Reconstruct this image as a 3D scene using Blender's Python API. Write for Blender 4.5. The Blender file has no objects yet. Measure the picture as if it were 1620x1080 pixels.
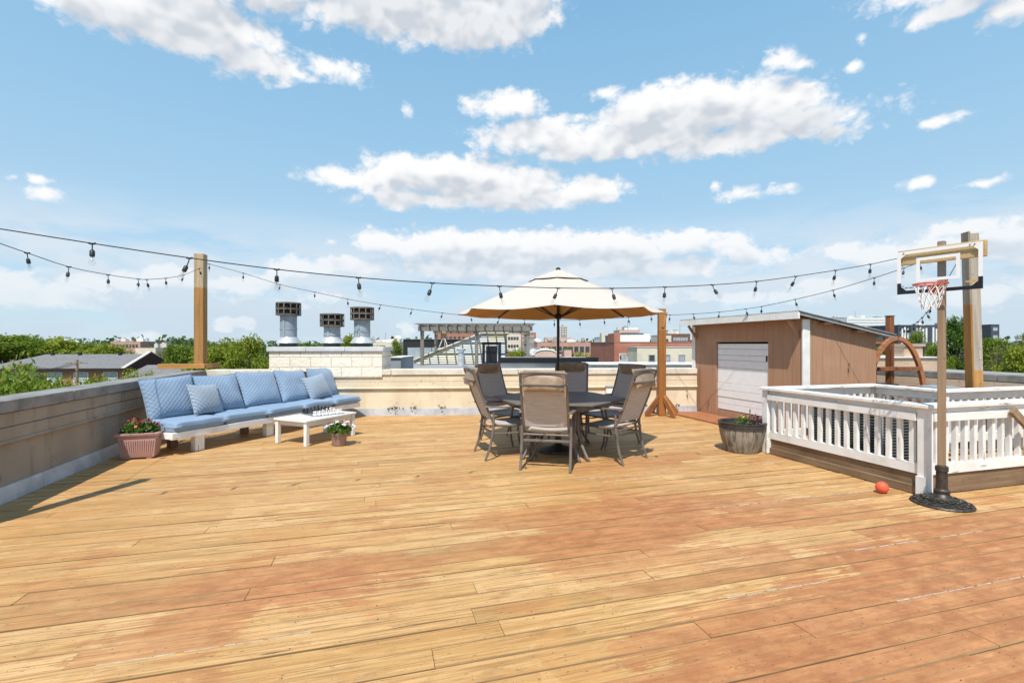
import bpy, math, random
from mathutils import Vector, Matrix, Euler
random.seed(7)
R = math.radians
sc = bpy.context.scene
COL = sc.collection
PI = math.pi
H = 1.45; F = 760.0; CX = 810.0; HY = 545.0; YAW = math.atan(215/760.0)
CA, SA = math.cos(YAW), math.sin(YAW)

def cw(lat, d, z=0.0):                      # metres right of / ahead of the viewpoint -> world
    return Vector((CA*lat + SA*d, -SA*lat + CA*d, z))
def G(px, py, z=0.0):                       # a place on a level surface
    d = (H - z)*F/(py - HY); return cw((px-CX)/F*d, d, z)
def P(px, py, d):
    return cw((px-CX)/F*d, d, H - (py-HY)/F*d)
def onplane(px, py, A, B):                  # ray meets the vertical plane through A and B
    dr = cw((px-CX)/F, 1.0, 0); n = Vector((-(B.y-A.y), B.x-A.x))
    t = n.dot(Vector((A.x, A.y)))/n.dot(Vector((dr.x, dr.y)))
    return Vector((dr.x*t, dr.y*t, H - (py-HY)/F*t))

class MB:
    def __init__(s): s.v = []; s.f = []; s.m = []
    def add(s, vs, fs, mi=0, M=None):
        o = len(s.v)
        if M is not None: vs = [M @ Vector(p) for p in vs]
        s.v += [tuple(p) for p in vs]; s.f += [tuple(i+o for i in f) for f in fs]; s.m += [mi]*len(fs); return s
    def box(s, c, d, M=None, mi=0):
        x, y, z = c; a, b, e = d[0]/2, d[1]/2, d[2]/2
        vs = [(x+i*a, y+j*b, z+k*e) for k in (-1, 1) for j in (-1, 1) for i in (-1, 1)]
        return s.add(vs, [(0,2,3,1),(4,5,7,6),(0,1,5,4),(2,6,7,3),(0,4,6,2),(1,3,7,5)], mi, M)
    def bb(s, x0, x1, y0, y1, z0, z1, M=None, mi=0):
        return s.box(((x0+x1)/2, (y0+y1)/2, (z0+z1)/2), (x1-x0, y1-y0, z1-z0), M, mi)
    def bar(s, a, b, w, h, mi=0, up=(0, 0, 1)):   # a box from a to b, w wide, h in the up direction
        a, b = Vector(a), Vector(b); d = b-a; L = d.length; z = d.normalized(); u = Vector(up)
        if abs(z.dot(u)) > .98: u = Vector((0, 1, 0))
        x = u.cross(z).normalized(); y = z.cross(x)
        M = Matrix((x, y, z)).transposed().to_4x4(); M.translation = (a+b)/2
        return s.box((0, 0, 0), (w, h, L), M, mi)
    def tube(s, pts, r, n=8, mi=0, closed=False):
        pts = [Vector(p) for p in pts]; N = len(pts); vs = []; fs = []; u = None
        for i, p in enumerate(pts):
            if closed: t = pts[(i+1) % N] - pts[i-1]
            else: t = pts[min(i+1, N-1)] - pts[max(i-1, 0)]
            t.normalize()
            if u is None:
                u = t.orthogonal().normalized()
            else:
                u = (u - t*u.dot(t))
                u = u.normalized() if u.length > 1e-6 else t.orthogonal().normalized()
            w = t.cross(u); rr = r[i] if isinstance(r, (list, tuple)) else r
            vs += [p + (u*math.cos(2*PI*k/n) + w*math.sin(2*PI*k/n))*rr for k in range(n)]
        for i in range(N if closed else N-1):
            j = (i+1) % N
            for k in range(n): fs.append((i*n+k, i*n+(k+1) % n, j*n+(k+1) % n, j*n+k))
        if not closed:
            fs.append(tuple(reversed(range(n)))); fs.append(tuple((N-1)*n+k for k in range(n)))
        return s.add(vs, fs, mi)
    def lathe(s, prof, n=24, c=(0, 0, 0), mi=0, M=None, cap=True):
        vs = []; fs = []
        for r, z in prof:
            vs += [(c[0]+r*math.cos(2*PI*k/n), c[1]+r*math.sin(2*PI*k/n), c[2]+z) for k in range(n)]
        for i in range(len(prof)-1):
            for k in range(n): fs.append((i*n+k, i*n+(k+1) % n, (i+1)*n+(k+1) % n, (i+1)*n+k))
        if cap:
            fs.append(tuple(reversed(range(n)))); fs.append(tuple((len(prof)-1)*n+k for k in range(n)))
        return s.add(vs, fs, mi, M)
    def prism(s, poly, y0, y1, mi=0, M=None):      # polygon in x,z pushed from y0 to y1
        n = len(poly)
        vs = [(p[0], y0, p[1]) for p in poly] + [(p[0], y1, p[1]) for p in poly]
        fs = [tuple(range(n)), tuple(reversed(range(n, 2*n)))]
        fs += [(i, i+n, (i+1) % n+n, (i+1) % n) for i in range(n)]
        return s.add(vs, fs, mi, M)
    def ball(s, c, r, n=12, sq=(1, 1, 1), mi=0):
        prof = [(max(1e-4, math.sin(PI*i/n)), -math.cos(PI*i/n)) for i in range(n+1)]
        vs = []; fs = []; m = n*2
        for a, z in prof:
            vs += [(c[0]+a*math.cos(2*PI*k/m)*r*sq[0], c[1]+a*math.sin(2*PI*k/m)*r*sq[1], c[2]+z*r*sq[2]) for k in range(m)]
        for i in range(n):
            for k in range(m): fs.append((i*m+k, i*m+(k+1) % m, (i+1)*m+(k+1) % m, (i+1)*m+k))
        return s.add(vs, fs, mi)
    def mesh(s, name, mats, smooth=True):
        me = bpy.data.meshes.new(name); me.from_pydata(s.v, [], s.f)
        for m in (mats if isinstance(mats, (list, tuple)) else [mats]): me.materials.append(m)
        me.polygons.foreach_set('material_index', s.m); me.update()
        if smooth:
            me.polygons.foreach_set('use_smooth', [True]*len(s.f)); me.set_sharp_from_angle(angle=R(38))
        return me

def obj(name, mb, mat, parent=None, loc=(0, 0, 0), rot=(0, 0, 0), bevel=0, seg=2, smooth=True):
    me = mb if isinstance(mb, bpy.types.Mesh) else mb.mesh(name, mat, smooth)
    o = bpy.data.objects.new(name, me); COL.objects.link(o)
    o.location = loc; o.rotation_euler = rot
    if parent: o.parent = parent
    if bevel:
        b = o.modifiers.new('bevel', 'BEVEL'); b.width = bevel; b.segments = seg; b.limit_method = 'ANGLE'; b.harden_normals = False
    return o
def tag(o, label, cat, group=None):
    o['label'] = label; o['category'] = cat
    if group: o['group'] = group
    return o
def thing(name, label, cat, loc=(0, 0, 0), rz=0.0, group=None):
    o = bpy.data.objects.new(name, None); COL.objects.link(o); o.empty_display_size = .2
    o.location = loc; o.rotation_euler = (0, 0, rz)
    return tag(o, label, cat, group)
def struct(name, mb, mat, kind='structure', **k):
    o = obj(name, mb, mat, **k); o['kind'] = kind; return o
def copy_tree(o, parent=None):
    c = o.copy(); COL.objects.link(c)
    if parent: c.parent = parent
    for ch in list(o.children): copy_tree(ch, c)
    return c

# ------------------------------------------------------------------ materials
class NT:
    def __init__(s, name):
        s.mat = bpy.data.materials.new(name); s.mat.use_nodes = True
        s.t = s.mat.node_tree; s.b = s.t.nodes['Principled BSDF']; s.out = s.t.nodes['Material Output']
    def n(s, typ, **k):
        nd = s.t.nodes.new(typ)
        for a, v in k.items():
            if a.startswith('i_'):
                key = a[2:]; nd.inputs[int(key) if key.isdigit() else key].default_value = v
            else: setattr(nd, a, v)
        return nd
    def l(s, a, b): s.t.links.new(a, b)
    def val(s, x, inp):
        if isinstance(x, bpy.types.NodeSocket): s.l(x, inp)
        else: inp.default_value = x
    def math(s, op, a, b=0.0, c=0.0, clamp=False):
        nd = s.n('ShaderNodeMath', operation=op, use_clamp=clamp)
        s.val(a, nd.inputs[0]); s.val(b, nd.inputs[1]); s.val(c, nd.inputs[2]); return nd.outputs[0]
    def vmath(s, op, a, b=(0, 0, 0)):
        nd = s.n('ShaderNodeVectorMath', operation=op); s.val(a, nd.inputs[0]); s.val(b, nd.inputs[1])
        return nd.outputs['Value'] if op in ('LENGTH', 'DOT_PRODUCT') else nd.outputs[0]
    def noise(s, vec, scale, detail=4, rough=.55, dist=0.0):
        nd = s.n('ShaderNodeTexNoise'); s.val(vec, nd.inputs['Vector'])
        nd.inputs['Scale'].default_value = scale; nd.inputs['Detail'].default_value = detail
        nd.inputs['Roughness'].default_value = rough; nd.inputs['Distortion'].default_value = dist
        return nd.outputs['Fac']
    def sstep(s, x, a, b, lo=0.0, hi=1.0):
        nd = s.n('ShaderNodeMapRange', interpolation_type='SMOOTHSTEP'); s.val(x, nd.inputs[0])
        for i, v in enumerate((a, b, lo, hi)): s.val(v, nd.inputs[i+1])
        return nd.outputs[0]
    def lin(s, x, a, b, lo=0.0, hi=1.0):
        nd = s.n('ShaderNodeMapRange'); s.val(x, nd.inputs[0])
        for i, v in enumerate((a, b, lo, hi)): s.val(v, nd.inputs[i+1])
        return nd.outputs[0]
    def mix(s, f, a, b, mode='MIX'):
        nd = s.n('ShaderNodeMix', data_type='RGBA', blend_type=mode); s.val(f, nd.inputs[0])
        for x, i in ((a, 6), (b, 7)):
            if isinstance(x, bpy.types.NodeSocket): s.l(x, nd.inputs[i])
            else: nd.inputs[i].default_value = (*x, 1)
        return nd.outputs[2]
    def coord(s, vary=True):
        c = s.n('ShaderNodeTexCoord').outputs['Object']
        if vary:
            r = s.n('ShaderNodeObjectInfo').outputs['Random']
            c = s.vmath('ADD', c, s.vmath('MULTIPLY', s.comb(r, r, r), (17., 31., 23.)))
        return c
    def comb(s, x, y, z):
        nd = s.n('ShaderNodeCombineXYZ'); s.val(x, nd.inputs[0]); s.val(y, nd.inputs[1]); s.val(z, nd.inputs[2]); return nd.outputs[0]
    def sep(s, v):
        nd = s.n('ShaderNodeSeparateXYZ'); s.l(v, nd.inputs[0]); return nd.outputs
    def bump(s, h, strength=.3, dist=.01):
        nd = s.n('ShaderNodeBump'); s.val(h, nd.inputs['Height']); nd.inputs['Strength'].default_value = strength
        nd.inputs['Distance'].default_value = dist; s.l(nd.outputs[0], s.b.inputs['Normal'])
    def done(s, col=None, rough=.6, metal=0.0, spec=None):
        if col is not None:
            if isinstance(col, bpy.types.NodeSocket): s.l(col, s.b.inputs['Base Color'])
            else: s.b.inputs['Base Color'].default_value = (*col, 1)
        s.val(rough, s.b.inputs['Roughness']); s.b.inputs['Metallic'].default_value = metal
        if spec is not None: s.b.inputs['Specular IOR Level'].default_value = spec
        return s.mat

def m_plain(name, a, b=None, scale=8, rough=.6, metal=0, bump=.15, bscale=60, spec=.4, lo=.35, hi=.65, bdist=.004):
    t = NT(name); c = t.coord(); b = b or tuple(x*.8 for x in a)
    f = t.sstep(t.noise(c, scale, 6, .6), lo, hi)
    if bump: t.bump(t.noise(c, bscale, 3), bump, bdist)
    return t.done(t.mix(f, a, b), rough, metal, spec)
def m_wood(name, a, b, axis=2, rough=.6, knots=True, scale=1.0, worn=None, bump=.35):
    t = NT(name); c = t.coord(); s = [22*scale]*3; s[axis] = 1.3*scale
    g = t.noise(t.vmath('MULTIPLY', c, tuple(s)), 1.0, 6, .6, .6)
    col = t.mix(t.sstep(g, .3, .7), a, b)
    col = t.mix(t.sstep(t.noise(c, 2.5, 4), .45, .75, 0, .6), col, tuple(x*.62 for x in b))
    if knots:
        s2 = [7.]*3; s2[axis] = 2.2
        v = t.n('ShaderNodeTexVoronoi'); t.l(t.vmath('MULTIPLY', c, tuple(s2)), v.inputs['Vector'])
        col = t.mix(t.sstep(v.outputs['Distance'], .1, .17, .75, 0), col, tuple(x*.25 for x in b))
    if worn:
        col = t.mix(t.sstep(t.noise(t.vmath('MULTIPLY', c, tuple(x*.5 for x in s)), 1.4, 5, .7), .5, .62), col, worn)
    t.bump(g, bump, .004)
    return t.done(col, rough, 0, .3)
def m_fabric(name, a, b, quilt=None, k=30., bump=.8, scale=4):
    t = NT(name); c = t.coord(False); f = t.sstep(t.noise(c, scale, 5), .35, .65)
    x, y, z = t.sep(c); w = t.noise(c, 320, 2)
    h = t.math('MULTIPLY', w, .12)
    if quilt:
        p = t.math('ABSOLUTE', t.math('SINE', t.math('MULTIPLY', t.math('ADD', x, z), k)))
        q = t.math('ABSOLUTE', t.math('SINE', t.math('MULTIPLY', t.math('SUBTRACT', x, z), k*(1 if quilt == 1 else .8))))
        m_ = t.math('POWER', t.math('MINIMUM', p, q), .5) if quilt == 1 else t.math('POWER', t.math('MULTIPLY', p, t.math('ADD', t.math('MULTIPLY', t.math('POWER', q, .3), .6), .4)), .6)
        h = t.math('ADD', h, m_)
    t.bump(h, bump, .012)
    t.b.inputs['Sheen Weight'].default_value = .25
    ob = t.n('ShaderNodeObjectInfo').outputs['Random']
    col = t.mix(t.math('MULTIPLY', ob, .35), t.mix(f, a, b), tuple(q*1.18 for q in a))
    col = t.mix(t.sstep(t.noise(t.coord(True), 1.6, 3), .5, .75, 0, .4), col, tuple(min(1, q*1.25+.02) for q in a))
    return t.done(col, .85, 0, .2)
def m_brick(name, a, b, mortar, bw=.22, bh=.075, ms=.008, swap=False, rough=.85, bump=.5):
    t = NT(name); c = t.coord(False); x, y, z = t.sep(c)
    v = t.comb(t.math('ADD', x, y), z, 0.0)
    k = t.n('ShaderNodeTexBrick'); t.l(v, k.inputs['Vector'])
    k.inputs['Color1'].default_value = (*a, 1); k.inputs['Color2'].default_value = (*b, 1); k.inputs['Mortar'].default_value = (*mortar, 1)
    k.inputs['Scale'].default_value = 1; k.inputs['Brick Width'].default_value = bw; k.inputs['Row Height'].default_value = bh
    k.inputs['Mortar Size'].default_value = ms; k.inputs['Bias'].default_value = -.2
    col = t.mix(t.sstep(t.noise(c, .8, 5), .35, .7, 0, .35), k.outputs['Color'], tuple(q*.6 for q in a))
    t.bump(t.math('SUBTRACT', 1.0, k.outputs['Fac']), bump, .008)
    return t.done(col, rough, 0, .2)
def m_leaf(name, a, b, c3):
    t = NT(name); r = t.n('ShaderNodeNewGeometry').outputs['Random Per Island']
    o = t.n('ShaderNodeObjectInfo').outputs['Random']
    col = t.mix(t.sstep(r, 0, .7), a, b); col = t.mix(t.sstep(r, .75, 1), col, c3)
    col = t.mix(t.math('MULTIPLY', o, .4), col, (a[0]*.6, a[1]*.7, a[2]*.8))
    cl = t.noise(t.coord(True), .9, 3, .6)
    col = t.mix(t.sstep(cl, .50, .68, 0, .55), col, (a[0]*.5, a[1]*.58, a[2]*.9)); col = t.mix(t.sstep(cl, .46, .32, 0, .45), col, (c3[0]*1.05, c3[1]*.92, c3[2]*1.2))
    t.done(col, .6, 0, .25)
    tr = t.n('ShaderNodeBsdfTranslucent'); t.l(col, tr.inputs[0])
    mx = t.n('ShaderNodeMixShader'); mx.inputs[0].default_value = .45
    t.l(t.b.outputs[0], mx.inputs[1]); t.l(tr.outputs[0], mx.inputs[2]); t.l(mx.outputs[0], t.out.inputs[0])
    return t.mat
def m_glass(name, tint=(1, 1, 1), refl=.12, edge=.35):
    t = NT(name); tr = t.n('ShaderNodeBsdfTransparent'); tr.inputs[0].default_value = (*tint, 1)
    g = t.n('ShaderNodeBsdfGlossy'); g.inputs['Roughness'].default_value = .03
    fr = t.n('ShaderNodeLayerWeight'); fr.inputs[0].default_value = .35
    f = t.math('ADD', t.math('MULTIPLY', fr.outputs['Facing'], edge), refl, clamp=True)
    mx = t.n('ShaderNodeMixShader'); t.l(f, mx.inputs[0]); t.l(tr.outputs[0], mx.inputs[1]); t.l(g.outputs[0], mx.inputs[2])
    t.l(mx.outputs[0], t.out.inputs[0]); return t.mat

def m_deck():
    t = NT('deck_boards'); c = t.coord(False); x, y, z = t.sep(c)
    r = t.n('ShaderNodeNewGeometry').outputs['Random Per Island']
    r2 = t.n('ShaderNodeTexWhiteNoise', noise_dimensions='1D'); t.l(t.math('MULTIPLY', r, 917.), r2.inputs['W']); r2 = r2.outputs['Value']
    cs = t.comb(t.math('ADD', x, t.math('MULTIPLY', r, 60.)), t.math('ADD', y, t.math('MULTIPLY', r2, 9.)), z)
    g = t.noise(t.vmath('MULTIPLY', cs, (1.1, 30., 1.)), 1.0, 8, .66, 1.1)
    g2 = t.noise(t.vmath('MULTIPLY', cs, (.55, 9., 1.)), 1.0, 6, .62, 1.8)
    col = t.mix(t.sstep(g2, .34, .66), (.67, .42, .185), (.51, .29, .105))
    col = t.mix(t.sstep(g, .46, .68, 0, .8), col, (.29, .14, .045))
    col = t.mix(t.sstep(r2, .3, 1., 0, .45), col, (.68, .44, .22))
    col = t.mix(t.sstep(r, .78, .95, 0, .55), col, (.35, .24, .095))
    col = t.mix(t.sstep(t.noise(t.comb(x, y, r), .55, 4, .6), .38, .64, 0, .5), col, (.47, .245, .08))
    fine = t.noise(t.vmath('MULTIPLY', cs, (2.2, 75., 1.)), 1.0, 6, .7, .5)
    col = t.mix(t.sstep(fine, .47, .62, 0, .72), col, (.30, .155, .055))
    chk = t.noise(t.vmath('MULTIPLY', cs, (.9, 38., 1.)), 1.7, 3, .5, .4)
    col = t.mix(t.sstep(chk, .67, .70, 0, .85), col, (.12, .06, .025))
    mot = t.noise(t.vmath('MULTIPLY', cs, (3., 6., 1.)), 1.6, 7, .7)
    col = t.mix(t.sstep(mot, .53, .68, 0, .6), col, (.30, .16, .06))
    t1 = t.noise(t.comb(x, y, t.math('MULTIPLY', r, .4)), 1.7, 8, .62, .5)
    col = t.mix(t.sstep(t1, .55, .59, 0, .36), col, (.52, .255, .085))
    t2 = t.noise(t.comb(t.math('ADD', x, 31.), y, t.math('MULTIPLY', r, .5)), 2.1, 8, .62, .4)
    col = t.mix(t.sstep(t2, .575, .62, 0, .22), col, (.70, .49, .24))
    dots = t.n('ShaderNodeTexVoronoi'); t.l(t.vmath('MULTIPLY', cs, (9., 14., 1.)), dots.inputs['Vector'])
    dk = t.math('MULTIPLY', t.sstep(dots.outputs['Distance'], .10, .16, 1, 0), t.math('GREATER_THAN', t.sep(dots.outputs['Color'])[0], .55))
    col = t.mix(t.math('MULTIPLY', dk, .85), col, (.10, .05, .022))
    # red-brown remains of an older stain, in worn patches that stop at board edges
    jig = t.math('MULTIPLY', t.math('SUBTRACT', r, .5), .20)
    n1 = t.noise(t.vmath('MULTIPLY', t.comb(x, y, t.math('MULTIPLY', r, .55)), (.85, 1.1, 1.)), 1.0, 9, .62, .7)
    def blob(cx, cy, rx, ry):
        v = t.vmath('MULTIPLY', t.vmath('SUBTRACT', t.comb(x, y, 0.0), (cx, cy, 0)), (1/rx, 1/ry, 0))
        return t.math('MAXIMUM', t.math('SUBTRACT', 1.0, t.vmath('LENGTH', v)), 0.0)
    bias = t.math('MULTIPLY', blob(3.5, 1.2, 3.9, 1.75), .70)
    for a in ((2.2, 3.6, 1.9, 1.0, .40), (-.6, 3.1, 1.3, .9, .30), (.9, 3.2, 2.2, .6, .12), (4.6, 2.6, 2.4, 1.4, .3), (-1.2, 4.2, 1.4, .5, .14), (3.4, 5.2, 1.6, .6, .16)):
        bias = t.math('ADD', bias, t.math('MULTIPLY', blob(*a[:4]), a[4]))
    m = t.math('ADD', t.math('ADD', n1, bias), jig)
    red = t.mix(t.sstep(mot, .36, .62), t.mix(t.sstep(g, .35, .7), (.53, .235, .095), (.40, .155, .058)), (.34, .125, .048))
    m = t.math('ADD', m, t.math('MULTIPLY', t.math('SUBTRACT', g, .5), .55))
    col = t.mix(t.sstep(m, .60, .63, 0, t.sstep(bias, .05, .32, .45, .86)), col, red)
    worn = t.noise(t.vmath('MULTIPLY', cs, (2.2, 7., 1.)), 1.3, 6, .7)
    col = t.mix(t.sstep(worn, .60, .74, 0, .55), col, (.70, .46, .21))
    damp = t.noise(t.vmath('MULTIPLY', cs, (.8, 3., 1.)), 1.1, 5, .6)
    col = t.mix(t.sstep(damp, .56, .78, 0, .5), col, (.27, .17, .07))
    v = t.n('ShaderNodeTexVoronoi'); t.l(t.vmath('MULTIPLY', cs, (1.9, 7.3, 1.)), v.inputs['Vector'])
    col = t.mix(t.sstep(v.outputs['Distance'], .05, .13, .8, 0), col, (.13, .065, .025))    # knots
    w2 = t.n('ShaderNodeTexVoronoi'); t.l(t.vmath('MULTIPLY', cs, (4.5, 21., 1.)), w2.inputs['Vector'])
    col = t.mix(t.sstep(w2.outputs['Distance'], .05, .09, .5, 0), col, (.12, .07, .03))
    t.bump(t.math('ADD', t.math('ADD', g, t.math('MULTIPLY', fine, .7)), t.math('MULTIPLY', worn, .3)), .5, .004)
    return t.done(col, t.lin(g, .3, .7, .5, .72), 0, .3)

def m_wall(name, face, stain, low):
    t = NT(name); c = t.coord(False); x, y, z = t.sep(c)
    col = t.mix(t.sstep(t.noise(c, 2.2, 6), .35, .7), face, tuple(q*.86 for q in face))
    streak = t.noise(t.vmath('MULTIPLY', c, (5., 5., .7)), 1.2, 5, .65)
    col = t.mix(t.sstep(streak, .5, .72, 0, .6), col, stain)
    vr = t.n('ShaderNodeTexVoronoi', feature='DISTANCE_TO_EDGE'); t.l(t.vmath('ADD', t.vmath('MULTIPLY', c, (.8, .8, .55)), t.vmath('MULTIPLY', t.comb(t.noise(c, 3, 5), t.noise(c, 3.3, 5), t.noise(c, 2.7, 5)), (.5, .5, .5))), vr.inputs['Vector'])
    ck_ = t.math('MULTIPLY', t.sstep(vr.outputs['Distance'], .004, .012, .7, 0), t.sstep(t.noise(c, .7, 2), .5, .6))
    col = t.mix(ck_, col, tuple(q*.4 for q in stain))
    pt = t.noise(c, 1.3, 4, .5); col = t.mix(t.sstep(pt, .60, .63, 0, .35), col, tuple(min(.9, q*1.18) for q in face))
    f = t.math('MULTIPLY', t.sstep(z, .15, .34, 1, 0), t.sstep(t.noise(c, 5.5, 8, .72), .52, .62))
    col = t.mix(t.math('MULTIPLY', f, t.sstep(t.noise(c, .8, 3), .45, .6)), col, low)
    t.bump(t.noise(c, 45, 5, .7), .35, .006)
    return t.done(col, .85, 0, .2)

M = {}
M['deck'] = m_deck()
M['gap_light'] = m_plain('pale_gap_light', (.55, .50, .43), (.36, .30, .23), 30)
M['deck_edge'] = m_wood('dirty_board_edge', (.36, .215, .095), (.20, .12, .055), 0, .8, False)
M['nail'] = m_plain('nail_head', (.06, .05, .045), rough=.5, metal=.6)
M['underlay'] = m_plain('underlay', (.05, .045, .04))
M['wall_shaded'] = m_wall('weathered_shaded_stucco', (.355, .295, .23), (.19, .15, .115), (.03, .026, .026))  # beige stucco, the left wall's shade darkened into its colour
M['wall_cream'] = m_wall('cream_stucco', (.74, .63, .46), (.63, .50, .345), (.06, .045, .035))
M['wall_tan'] = m_wall('tan_stucco', (.62, .50, .38), (.46, .36, .26), (.06, .05, .04))
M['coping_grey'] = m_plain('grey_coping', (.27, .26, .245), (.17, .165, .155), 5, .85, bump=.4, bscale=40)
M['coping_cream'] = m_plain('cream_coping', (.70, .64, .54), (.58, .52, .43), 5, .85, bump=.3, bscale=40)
M['flash'] = m_plain('flashing', (.58, .60, .63), (.42, .44, .47), 4, .5, .2)
M['white'] = m_plain('white_paint', (.80, .79, .76), (.72, .70, .66), 6, .5, bump=.12)
M['white_worn'] = m_wood('worn_white_paint', (.82, .80, .77), (.74, .72, .68), 2, .6, knots=False, worn=None)
def m_worn(axis):
    t = NT('peeling_white_paint'); c = t.coord(); s = [14.]*3; s[axis] = 1.8
    n = t.noise(t.vmath('MULTIPLY', c, tuple(s)), 1.2, 7, .68)
    col = t.mix(t.sstep(t.noise(c, 5, 4), .4, .7), (.83, .815, .785), (.72, .70, .66))
    col = t.mix(t.sstep(n, .615, .665), col, (.33, .27, .20)); t.bump(n, .3, .003)
    return t.done(col, .6, 0, .3)
M['railv'] = m_worn(2); M['railh'] = m_worn(0); M['raild'] = m_worn(1)
M['pergola'] = m_wood('grey_pergola_wood', (.24, .22, .195), (.16, .147, .128))
M['post_fresh'] = m_wood('stained_post', (.46, .235, .075), (.36, .165, .045))
M['foot_wood'] = m_wood('stained_foot', (.38, .165, .05), (.29, .115, .035))
M['post_grey'] = m_wood('weathered_post', (.42, .36, .29), (.30, .25, .195))
M['post_brown'] = m_wood('brown_stained_post', (.27, .105, .042), (.19, .07, .028))
M['post_dull'] = m_wood('dull_brown_pole', (.34, .235, .145), (.24, .16, .095), rough=.75)
M['plank_tan'] = m_wood('tan_plank', (.66, .47, .23), (.52, .35, .15), 0)
M['plank_h'] = m_wood('orange_plank', (.55, .27, .08), (.42, .20, .06), 0)
M['curb'] = m_wood('old_curb_board', (.27, .18, .108), (.175, .115, .068), 0, .8)
M['curb_y'] = m_wood('old_curb_board_side', (.27, .18, .108), (.175, .115, .068), 1, .8)
M['redwood'] = m_wood('red_stained_board', (.40, .165, .07), (.30, .115, .05), 1)
M['arch'] = m_wood('swing_frame_wood', (.42, .19, .085), (.33, .135, .06), 0, knots=False)
M['blue'] = m_fabric('blue_quilted_fabric', (.225, .315, .43), (.20, .285, .40), 1, 52., .5)
M['blue_plain'] = m_fabric('blue_seat_fabric', (.215, .305, .42), (.185, .275, .39), None, bump=.3, scale=6)
M['blue_throw'] = m_fabric('grey_blue_ribbed_fabric', (.30, .365, .435), (.255, .32, .395), 2, 56.)
M['frame'] = m_plain('taupe_metal', (.195, .165, .145), (.16, .137, .122), 10, .45, .25, bump=.05)
M['frame_dark'] = m_plain('dark_metal', (.055, .05, .048), (.04, .037, .036), 10, .4, .5, bump=.05)
def m_sling():
    t = NT('taupe_sling_fabric'); c = t.coord(False); x, y, z = t.sep(c)
    w = t.math('MULTIPLY', t.math('SINE', t.math('MULTIPLY', x, 900.)), t.math('SINE', t.math('MULTIPLY', t.math('ADD', y, z), 900.)))
    n = t.noise(t.vmath('MULTIPLY', c, (3., 60., 60.)), 1.5, 4)
    col = t.mix(t.sstep(n, .35, .65), (.54, .485, .445), (.46, .41, .375))
    t.bump(w, .25, .002); return t.done(col, .7, 0, .3)
M['sling'] = m_sling()
M['headrest'] = m_plain('headrest_vinyl', (.33, .235, .155), (.24, .165, .105), 9, .36, bump=.1, spec=.5)
M['tabletop'] = m_plain('stone_look_tabletop', (.15, .135, .122), (.115, .103, .094), 40, .6, spec=.25, bump=.1)
def m_canopy():
    t = NT('cream_canopy'); c = t.coord(False)
    col = t.mix(t.sstep(t.noise(c, 3, 4), .35, .65), (.885, .835, .735), (.855, .80, .695))
    t.bump(t.noise(c, 200, 2), .1, .002); t.done(col, .85, 0, .1)
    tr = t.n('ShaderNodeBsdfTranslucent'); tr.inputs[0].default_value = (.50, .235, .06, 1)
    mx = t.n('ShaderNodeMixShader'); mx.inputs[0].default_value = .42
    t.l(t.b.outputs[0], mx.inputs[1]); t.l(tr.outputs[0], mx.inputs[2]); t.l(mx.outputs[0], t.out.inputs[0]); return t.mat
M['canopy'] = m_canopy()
M['canopy_glow'] = m_plain('tan_underside_glow', (.60, .325, .105), (.54, .285, .09), 3, .9, bump=.05)  # sunlight coming through the canopy, painted as tan on its underside
M['bronze'] = m_plain('bronze_metal', (.05, .042, .034), (.035, .03, .025), 20, .42, .6, bump=.1)
M['iron'] = m_plain('cast_iron', (.05, .043, .036), (.10, .085, .07), 30, .5, .6, bump=.4)
M['black'] = m_plain('black_rubber', (.018, .018, .019), (.03, .03, .03), 20, .5)
M['bulb'] = m_glass('clear_bulb_glass', (.985, .985, .985), .03, .22)
M['filament'] = m_plain('bulb_filament', (.5, .45, .38), rough=.4)
M['acrylic'] = m_glass('clear_backboard', (.97, .985, .99), .012, .10)
M['glossy_white'] = m_plain('glossy_white', (.84, .84, .84), (.8, .8, .8), rough=.35, bump=0)
M['glossy_black'] = m_plain('glossy_black', (.015, .016, .02), rough=.35, bump=0)
M['orange'] = m_plain('orange_rim', (.62, .09, .035), (.52, .075, .03), 12, .4)
M['net'] = m_plain('white_net_cord', (.78, .77, .75), rough=.8)
M['ballc'] = m_plain('orange_red_rubber', (.80, .13, .055), (.72, .105, .045), 9, .5, bump=.3, bscale=250)
M['gold'] = m_plain('gold_print', (.55, .36, .12), rough=.5)
M['pinkpot'] = m_plain('dusty_pink_plastic', (.50, .30, .265), (.44, .255, .225), 5, .5)
M['claypot'] = m_plain('mauve_plastic_pot', (.36, .245, .21), (.30, .20, .17), 5, .55)
M['soil'] = m_plain('soil', (.05, .035, .025), (.03, .02, .015), 40, .95, bump=.8)
M['barrel'] = m_wood('weathered_barrel', (.37, .33, .27), (.22, .195, .155), 2, .75, False, worn=(.09, .08, .065))
M['band'] = m_plain('barrel_band', (.045, .042, .04), (.07, .066, .06), 12, .5, .3)
M['leaf_flower'] = m_leaf('flower_leaf', (.07, .16, .025), (.12, .24, .04), (.20, .30, .06))
M['pet_red'] = m_plain('dark_red_petals', (.30, .015, .03), (.16, .01, .03), 60, .6)
M['pet_pink'] = m_plain('coral_petals', (.75, .20, .14), rough=.6)
M['pet_white'] = m_plain('white_petals', (.80, .78, .80), (.72, .68, .74), 60, .6)
M['pet_purple'] = m_plain('purple_leaves', (.16, .06, .10), (.10, .04, .06), 60, .6)
M['pet_yellow'] = m_plain('yellow_petals', (.75, .55, .10), rough=.6)
M['shed'] = None
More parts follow.
